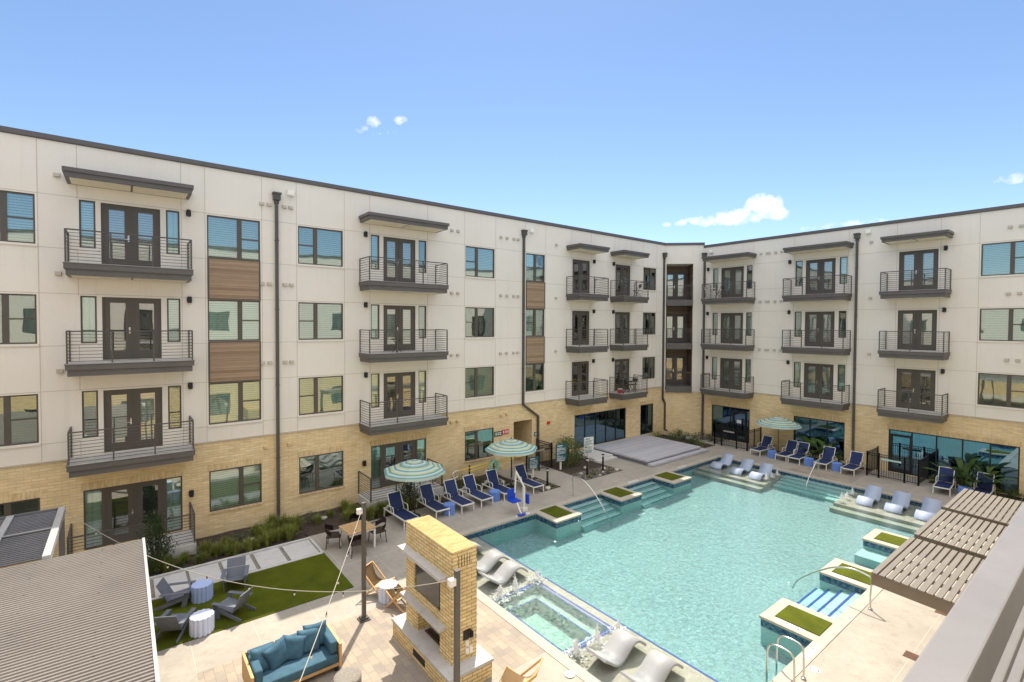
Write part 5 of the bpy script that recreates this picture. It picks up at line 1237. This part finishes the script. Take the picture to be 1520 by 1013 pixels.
# metal roof and pergola at the left, slatted cabanas at the right
mr = thing('metal_roof_pavilion', 'pavilion with a grey brown corrugated metal roof filling the lower left corner', 'pavilion', (-3, -11.5, 0))
mb = MB(); y = -7.42; prof = []
while y > -17.2: prof += [(y, 0), (y-.026, 0), (y-.036, .026), (y-.076, .026), (y-.086, 0)]; y -= .094
x0, x1 = -8.5, .34; n0 = None; rows = [[mb.bm.verts.new((x0, a, 3.02+z)), mb.bm.verts.new((x1, a, 3.0+z))] for a, z in prof]
for a, b in zip(rows, rows[1:]): mb.bm.faces.new((a[0], a[1], b[1], b[0]))
mb.build('roof_sheet', 'corrug', mr, (3, 11.5, 0))
mb = MB()
for q in (-2.7, -5.75): mb.box(q-.03, q+.03, -17.2, -7.43, 3.0, 3.05)
mb.build('lap_seam', 'corrug', mr, (3, 11.5, 0)); mb = MB()
for q in (-.4, -1.5, -2.6, -3.7, -4.8):
    for j in range(13): mb.lathe([(.012, 3.02), (.012, 3.043), (.001, 3.046)], 6, (q, -7.62-j*.752, 0), cap=False)
o = mb.build('screws', 'postmetal', mr, (3, 11.5, 0)); o['kind'] = 'stuff'
mb = MB(); mb.box(x1-.02, x1+.03, -17.2, -7.40, 2.82, 3.04); mb.box(x0, x1-.02, -7.42, -7.38, 2.82, 3.0); mb.box(x0, x1-.02, -17.2, -17.15, 2.82, 3.0); mb.build('fascia', 'louverbeam', mr, (3, 11.5, 0))
for a, b in ((.15, -7.6), (.15, -12.2), (.15, -16.9), (-4, -7.6), (-4, -16.9)): mb = MB(); mb.box(a-.07, a+.07, b-.07, b+.07, 0, 2.85); mb.build('post', 'postmetal', mr, (3, 11.5, 0))
pg = thing('louvred_pergola', 'dark louvred pergola with pale aluminium beams behind the metal roof', 'pergola', (-4, -5.5, 0))
mb = MB(); y = -3.85
while y > -7.3: mb.box(-8, -1.42, -.075, .075, -.012, .012, Matrix.Translation((4, y+5.5, 3.0)) @ Matrix.Rotation(R(-28), 4, 'X') @ Matrix.Translation((0, 0, 0))); y -= .125
mb.build('louvres', 'louver', pg)
for me_, bxs in (('beam', (-1.42, -1.28, -7.35, -3.70)), ('beam', (-2.42, -2.28, -7.35, -3.76)), ('beam', (-5.2, -5.06, -7.35, -3.76))):
    a, b, c, d = bxs; mb = MB(); mb.box(a, b, c, d, 2.90 if a > -2 else 2.99, 3.075); mb.build(me_, 'louverbeam', pg, (4, 5.5, 0))
mb = MB(); mb.box(-8, -1.42, -3.76, -3.70, 2.88, 3.07); mb.build('fascia', 'louver', pg, (4, 5.5, 0))
mb = MB(); mb.box(-8, -1.42, -5.45, -5.41, 3.06, 3.085); mb.build('rib', 'louverbeam', pg, (4, 5.5, 0))
for a, b in ((-1.36, -3.8), (-1.36, -7.1), (-6, -3.8)): mb = MB(); mb.box(a-.06, a+.06, b-.06, b+.06, 0, 2.9); mb.build('post', 'louver', pg, (4, 5.5, 0))
def cabana(x0, x1, label, z=2.7, y0=-18.36, y1=-20.55):
    t = thing('slatted_cabana', label, 'cabana', (x0, y0, .002), 0, 'slatted cabanas along the sunny deck'); Lx = x1-x0; D = y0-y1
    tl = Matrix.Translation((0, 0, z)) @ Matrix.Rotation(R(3), 4, 'X')
    mb = MB(); y = .0
    while y < D-.08: mb.box(-.05, Lx+.05, -y-.103, -y, -.035, 0, tl); y += .138
    mb.build('slats', 'slat', t, bevel=.003)
    mb = MB()
    for q in (.24, .48, .72): mb.box(Lx*q-.07, Lx*q+.07, -D+.02, -.02, -.075, -.037, tl)
    mb.build('cross_slats', 'slat', t)
    for a, b, c, d in ((0, .07, -D, 0), (Lx-.07, Lx, -D, 0), (.07, Lx-.07, -.07, 0), (.07, Lx-.07, -D, -D+.07)): mb = MB(); mb.box(a, b, c, d, -.30, -.037, tl); mb.build('beam', 'slatbeam', t)
    for a in (.06, Lx-.06):
        for b in (-D+.06, -D+.46): mb = MB(); mb.box(a-.055, a+.055, b-.055, b+.055, 0, z-.43); mb.build('post', 'slatbeam', t)
cabana(13.05, 15.95, 'grey brown slatted cabana roof nearest the balcony rail'); cabana(16.35, 19.1, 'grey brown slatted cabana roof in the middle of the three'); cabana(19.5, 22.2, 'grey brown slatted cabana roof farthest along, near the wide lounge window')
for x in (14.5, 17.8, 21):
    mb = MB(); mb.box(-.9, .9, -.35, .35, .12, .42)
    o = thing('daybed', ['navy cushioned daybed under the nearest slatted cabana', 'navy cushioned daybed under the middle slatted cabana', 'navy cushioned daybed under the farthest slatted cabana'][int((x-14)//3)], 'daybed', (x, -19.9, .002)); mb.build('cushion', 'navy', o, bevel=.05); mb = MB(); mb.box(-.95, .95, -.4, .4, .02, .119); mb.build('base', 'teakx', o)
# deck drains
for x, y, l in ((18.29, -18.62, 'small brown square drain grate beside the nearest cabana post'), (15.25, -18.62, 'small brown square drain grate on the sunny deck left of the balcony rail')): mb = MB(); mb.box(-.16, .16, -.16, .16, .001, .006); o = mb.build('drain_grate', 'burner', None, (x, y, 0)); tag(o, l, 'drain')
# balcony furniture
def folding_chair(loc, rz, mat, label):
    t = thing('folding_chair', label, 'chair', loc, rz); mb = MB(); mb.box(-.2, .2, -.2, .2, .43, .455); mb.build('seat', mat, t); mb = MB(); mb.box(-.19, .19, -.235, -.215, .62, .84); mb.build('backrest', mat, t)
    for s in (-1, 1): mb = MB(); mb.bar((s*.2, -.24, .86), (s*.2, .22, 0), .022); mb.bar((s*.18, .2, .44), (s*.18, -.24, 0), .022); mb.build('leg', mat, t)
def bistro(loc, mat, label, r=.3, h=.72):
    t = thing('bistro_table', label, 'table', loc); mb = MB(); mb.lathe([(r, h-.03), (r, h), (.001, h+.001)], 20, cap=False); mb.build('tabletop', mat, t)
    for k in range(3): a = 2*PI*k/3; mb = MB(); mb.bar((.22*math.cos(a), .22*math.sin(a), 0), (-.18*math.cos(a), -.18*math.sin(a), h-.03), .022); mb.build('leg', mat, t)
zb = lambda r: DB-.02-H*r
bistro((26.75, -.6, zb(2)), 'black', 'black round balcony table beside black folding chairs, second floor', .34); folding_chair((26.3, -.62, zb(2)), R(-90), 'black', 'black folding chair left of the round balcony table'); folding_chair((27.3, -.6, zb(2)), R(90), 'black', 'black folding chair right of the round balcony table')
rb = thing('cooler', 'small red cool box on the balcony floor beside the black table', 'cool box', (25.78, -.75, zb(2)), .3); mb = MB(); mb.box(-.16, .16, -.12, .12, 0, .24); mb.build('body', 'red', rb, bevel=.02); mb = MB(); mb.box(-.165, .165, -.125, .125, .241, .30); mb.build('lid', 'signwhite', rb, bevel=.015)
bistro((9.95, -.7, zb(1)), 'black', 'black folding tray table on the balcony above the left umbrella', .26, .62)
bistro((33.0, -3.05, zb(0)), 'whitemetal', 'pale round table on the top corner balcony', .28); folding_chair((33.05, -2.7, zb(0)), R(180), 'whitemetal', 'pale folding chair nearest the corner downspout on the top balcony'); folding_chair((33.0, -3.55, zb(0)), R(0), 'wicker', 'dark chair on the top corner balcony before the glass door')
folding_chair((27.55, -.65, zb(0)), R(60), 'black', 'dark folding chair in the corner of a top floor balcony beside a window')
# ================================================================== planting
def clump(seed, n=150, h=.55, spread=.34, width=.012, arch=.5):
    rnd = random.Random(seed); mb = MB()
    for k in range(n):
        a = rnd.uniform(0, 2*PI); r0 = abs(rnd.gauss(0, .06)); lean = rnd.uniform(.05, 1.0)*spread; hh = h*rnd.uniform(.65, 1.1)*(1-.35*(lean/spread)**2); w_ = width*rnd.uniform(.7, 1.3)
        dx, dy = math.cos(a), math.sin(a); px, py = -dy, dx; pts = []
        for j in range(5):
            t = j/4; rr = r0+lean*t**1.8; z = hh*(t-arch*.5*t**3*(lean/spread)); pts.append((Vector((dx*rr, dy*rr, z)), w_*(1-t)**.7))
        prev = None
        for p, ww in pts:
            cur = (mb.bm.verts.new(p+Vector((px, py, 0))*ww), mb.bm.verts.new(p-Vector((px, py, 0))*ww))
            if prev: mb.bm.faces.new((prev[0], prev[1], cur[1], cur[0]))
            prev = cur
    return mb.mesh('grass_clump', 'grass', fixn=False)
cl_ = [clump(k, 260, .55, .40) for k in range(3)]+[clump(k+5, 220, .46, .36) for k in range(2)]
rnd = random.Random(11)
def scatter(pts, label, group, mats=None, s=(.8, 1.2), meshes=cl_):
    for x, y in pts:
        o = tag(ob('grass_clump', rnd.choice(meshes), None, (x, y, -.03), rnd.uniform(0, 6.28)), label, 'ornamental grass', group); q = rnd.uniform(*s); o.scale = (q, q, q*rnd.uniform(.85, 1.1))
front = [(x+rnd.uniform(-.12, .12), -2.25+rnd.uniform(-.1, .22)) for x in [-1.2, -.7, -.2, .25, .7, 1.15, 1.6, 2.0, 2.4, 2.8, 3.15, 3.5, 3.85, 4.2, 4.55]]+[(1.0, -1.85), (2.2, -1.75), (1.6, -1.8), (3.0, -1.9)]
scatter(front, 'feathery green grass clump along the kerb of the stepping pad path', 'grass clumps along the stepping pads')
scatter([(4.15, -1.55), (4.5, -1.2), (4.85, -1.7), (4.95, -1.1), (5.2, -.85), (4.4, -1.95), (5.3, -1.45), (4.0, -1.05), (4.9, -2.15), (4.6, -.7)], 'taller green grass clump in the mass at the foot of the downspout', 'grass clumps at the downspout', s=(1.0, 1.35))
scatter([(7.3, -1.7), (7.65, -1.2), (7.9, -1.8), (8.15, -2.1), (8.6, -2.0), (9.0, -1.9), (9.35, -2.1), (7.5, -.7), (9.8, -2.15), (10.4, -1.9)], 'dark green grass clump in front of the raised patio by the left umbrella', 'grass clumps by the raised patio', s=(.9, 1.3))
scatter([(2.9, -1.2), (3.45, -1.0), (6.2, -1.3), (6.8, -1.0), (12.2, -1.4), (12.9, -1.0), (11.4, -1.9), (13.6, -1.2), (14.3, -.9), (15.4, -1.3), (10.9, -1.4)], 'small loose grass tuft alone in the dark mulch', 'single grass tufts in the mulch', s=(.5, .8))
scatter([(16.3, -3.3), (16.6, -2.7), (16.9, -3.9), (20.1, -3.7), (20.5, -3.2), (21.4, -3.8), (20.9, -3.95), (19.5, -3.9), (21.6, -3.2), (24.2, -4.4), (24.9, -4.45)], 'tiny tuft among the pebbles near the bollard lights', 'tufts near the bollard lights', s=(.3, .5))
def shrub(name, label, cat, x, y, h, r, n, leaf, mat, shape='round', group=None, seed=1, stems=5):
    rn = random.Random(seed); t = thing(name, label, cat, (x, y, -.03), 0, group); mb = MB(); cl = []
    for k in range(stems):
        a = rn.uniform(0, 2*PI); q = rn.uniform(.2, .8)*r*(.6 if shape == 'cone' else 1); z = h*rn.uniform(.6, .95); mb.tube(curve([(0, 0, 0), (q*.4*math.cos(a), q*.4*math.sin(a), z*.5), (q*math.cos(a), q*math.sin(a), z)], 3), [.018]*6+[.006], 5)
    mb.build('stem', 'bark', t); mb = MB(); nc = max(8, n//28)
    cents = []
    for k in range(nc):
        z = rn.uniform(.12, 1)*h; q = (1-.75*z/h) if shape == 'cone' else math.sqrt(max(.12, 1-((z/h-.5)/.56)**2)); a = rn.uniform(0, 2*PI); rr = r*q*math.sqrt(rn.random()); cents.append(Vector((rr*math.cos(a), rr*math.sin(a), z)))
    for k in range(n):
        c = rn.choice(cents)+Vector((rn.gauss(0, .09), rn.gauss(0, .09), rn.gauss(0, .08)))*(r/.45)
        if c.z < .02: c.z = .03
        d = Vector((rn.gauss(0, 1), rn.gauss(0, 1), rn.gauss(.4, .8))).normalized(); s_ = d.cross(Vector((rn.gauss(0, 1), rn.gauss(0, 1), rn.gauss(0, 1)))).normalized(); l_ = leaf*rn.uniform(.6, 1.3); w_ = l_*.42
        mb.bm.faces.new([mb.bm.verts.new(p) for p in (c, c+d*l_*.5+s_*w_*.5, c+d*l_, c+d*l_*.5-s_*w_*.5)])
    mb.build('foliage', mat, t, fixn=False); return t
shrub('young_tree', 'young feathery evergreen rising before the left patio rail', 'small tree', .75, -2.05, 1.75, .62, 2600, .085, 'leafdark', 'cone', seed=2, stems=9)
shrub('conical_shrub', 'dark upright shrub behind the left umbrella pole', 'shrub', 9.95, -1.9, 1.75, .50, 2200, .08, 'leafdark', 'cone', seed=3)
shrub('leafy_shrub', 'large bright green shrub between the two tall pool signs', 'shrub', 20.3, -1.5, 1.45, .85, 2600, .10, 'leafmid', seed=4, stems=8)
shrub('leafy_shrub', 'grey green airy shrub right of the large bright shrub', 'shrub', 21.4, -1.0, 1.05, .5, 800, .08, 'leafgrey', seed=5)
SB_ = 'low shrubs in the mulch beds'
for k, (x, y, h_, r_, m) in enumerate([(11.3, -1.0, .5, .4, 'leafdark'), (12.6, -1.6, .45, .42, 'leafdark'), (13.3, -.8, .55, .45, 'leafmid'), (14.9, -1.6, .5, .45, 'leafdark'), (15.6, -.7, .5, .4, 'leafmid'), (6.0, -.9, .35, .3, 'leafgrey'), (3.4, -1.5, .4, .3, 'leafgrey'), (11.9, -.6, .6, .4, 'leafmid'), (14.0, -1.75, .4, .4, 'leafdark')]):
    shrub('low_shrub', 'low bushy shrub in the mulch bed behind the left loungers' if x > 9 else 'small grey green shrub in the mulch left of the raised patio', 'shrub', x, y, h_, r_, 480, .06, m, group=SB_ if x > 9 else 'grey shrubs in the left mulch bed', seed=20+k)
for k, (x, y, r_) in enumerate([(29.9, -.7, .5), (30.6, -1.3, .5), (31.3, -2.0, .45), (30.0, -2.2, .45), (31.0, -3.1, .5), (30.2, -3.5, .45), (31.9, -1.2, .45), (32.6, -2.6, .45), (32.4, -3.4, .4), (29.9, -4.0, .35)]):
    shrub('low_shrub', 'low dark shrub in the corner bed between the stage and the glass door', 'shrub', x, y, .5, r_, 520, .075, 'leafdark' if k % 3 else 'leafmid', group='corner bed shrubs', seed=50+k)
for k, (x, y) in enumerate([(33.2, -15.6), (33.2, -17.6), (33.25, -18.3), (33.3, -7.0), (33.3, -10.9)]):
    shrub('low_shrub', 'low green shrub at the foot of the far brick wall', 'shrub', x, y, .4, .35, 380, .08, 'leafmid', group='shrubs at the far wall', seed=80+k)
def tropical(x, y, label, seed, h=1.45, n=13):
    rn = random.Random(seed); t = thing('tropical_plant', label, 'plant', (x, y, -.02)); mb = MB(); st_ = MB()
    for k in range(n):
        a = rn.uniform(0, 2*PI); el = rn.uniform(R(35), R(80)); L1 = h*rn.uniform(.35, .65); d = Vector((math.cos(a)*math.cos(el), math.sin(a)*math.cos(el), math.sin(el))); p0 = Vector((rn.gauss(0, .06), rn.gauss(0, .06), 0)); p1 = p0+d*L1; st_.tube([p0, p1], [.018, .010], 5)
        side = d.cross(Vector((0, 0, 1))).normalized(); L2 = h*rn.uniform(.40, .62); W = .13*rn.uniform(.8, 1.35); prev = None
        for j in range(8):
            q = j/7; droop = Vector((math.cos(a), math.sin(a), 0))*(.35*q*q*L2)-Vector((0, 0, .42*q*q*L2)); c = p1+d*(L2*q)+droop; w_ = W*math.sin(PI*min(1, q*.92+.06))**.7; upb = Vector((0, 0, .03))
            cur = [mb.bm.verts.new(c+side*w_+upb), mb.bm.verts.new(c), mb.bm.verts.new(c-side*w_+upb)]
            if prev: mb.bm.faces.new((prev[0], prev[1], cur[1], cur[0])); mb.bm.faces.new((prev[1], prev[2], cur[2], cur[1]))
            prev = cur
    st_.build('stem', 'leafmid', t); mb.build('leaf', 'leafbig', t, fixn=False, smooth=True)
tropical(33.1, -9.55, 'broad leaved tropical plant before the three-pane window, left one', 1, 1.5, 16); tropical(33.15, -10.25, 'broad leaved tropical plant before the three-pane window, right one', 2, 1.35, 14); tropical(33.1, -8.9, 'broad leaved tropical plant nearest the third umbrella pole', 7, 1.1, 10)
tropical(33.0, -16.55, 'tall banana plant before the wide lounge window, left one', 3, 1.9, 18); tropical(33.1, -17.3, 'banana plant before the wide lounge window, right one beside the last lounger', 4, 1.6, 15)
def rock_mesh(seed):
    rn = random.Random(seed); mb = MB(); bmesh.ops.create_icosphere(mb.bm, subdivisions=2, radius=1)
    for v in mb.bm.verts: v.co *= rn.uniform(.8, 1.15); v.co.z *= .6
    return mb.mesh('rock', 'rock')
rk = [rock_mesh(k) for k in range(3)]
for k in range(16):
    x, y = [(6.55, -1.0), (3.75, -1.5), (12.3, -1.9), (13.0, -1.75), (13.8, -1.5), (14.7, -1.2), (19.6, -3.2), (20.2, -4.0), (20.8, -3.7), (21.3, -3.3), (16.5, -3.9), (16.4, -3.0), (21.7, -3.9), (20.6, -2.6), (24.6, -4.42), (15.3, -1.8)][k]; s_ = rnd.uniform(.07, .16) if k > 1 else .13
    o = tag(ob('rock', rk[k % 3], None, (x, y, s_*.25), rnd.uniform(0, 6)), 'small pale rock lying in a mulch bed', 'rock', 'pale rocks in the mulch beds'); o.scale = (s_, s_*rnd.uniform(.7, 1.2), s_)
# loose pebbles round the bollards: nobody could count them
mb = MB()
for k in range(900):
    bx_ = rnd.choice([(16.0, 17.2, -4.0, -2.4), (19.1, 21.9, -4.1, -2.9), (19.1, 21.9, -4.1, -2.9)]); s_ = rnd.uniform(.02, .05); m = Matrix.Translation((rnd.uniform(bx_[0], bx_[1]), rnd.uniform(bx_[2], bx_[3]), 0)) @ Matrix.Diagonal((s_, s_*rnd.uniform(.6, 1.2), s_*.6, 1)); bmesh.ops.create_icosphere(mb.bm, subdivisions=1, radius=1, matrix=m)
o = mb.build('pebbles', 'pebble'); o['kind'] = 'stuff'
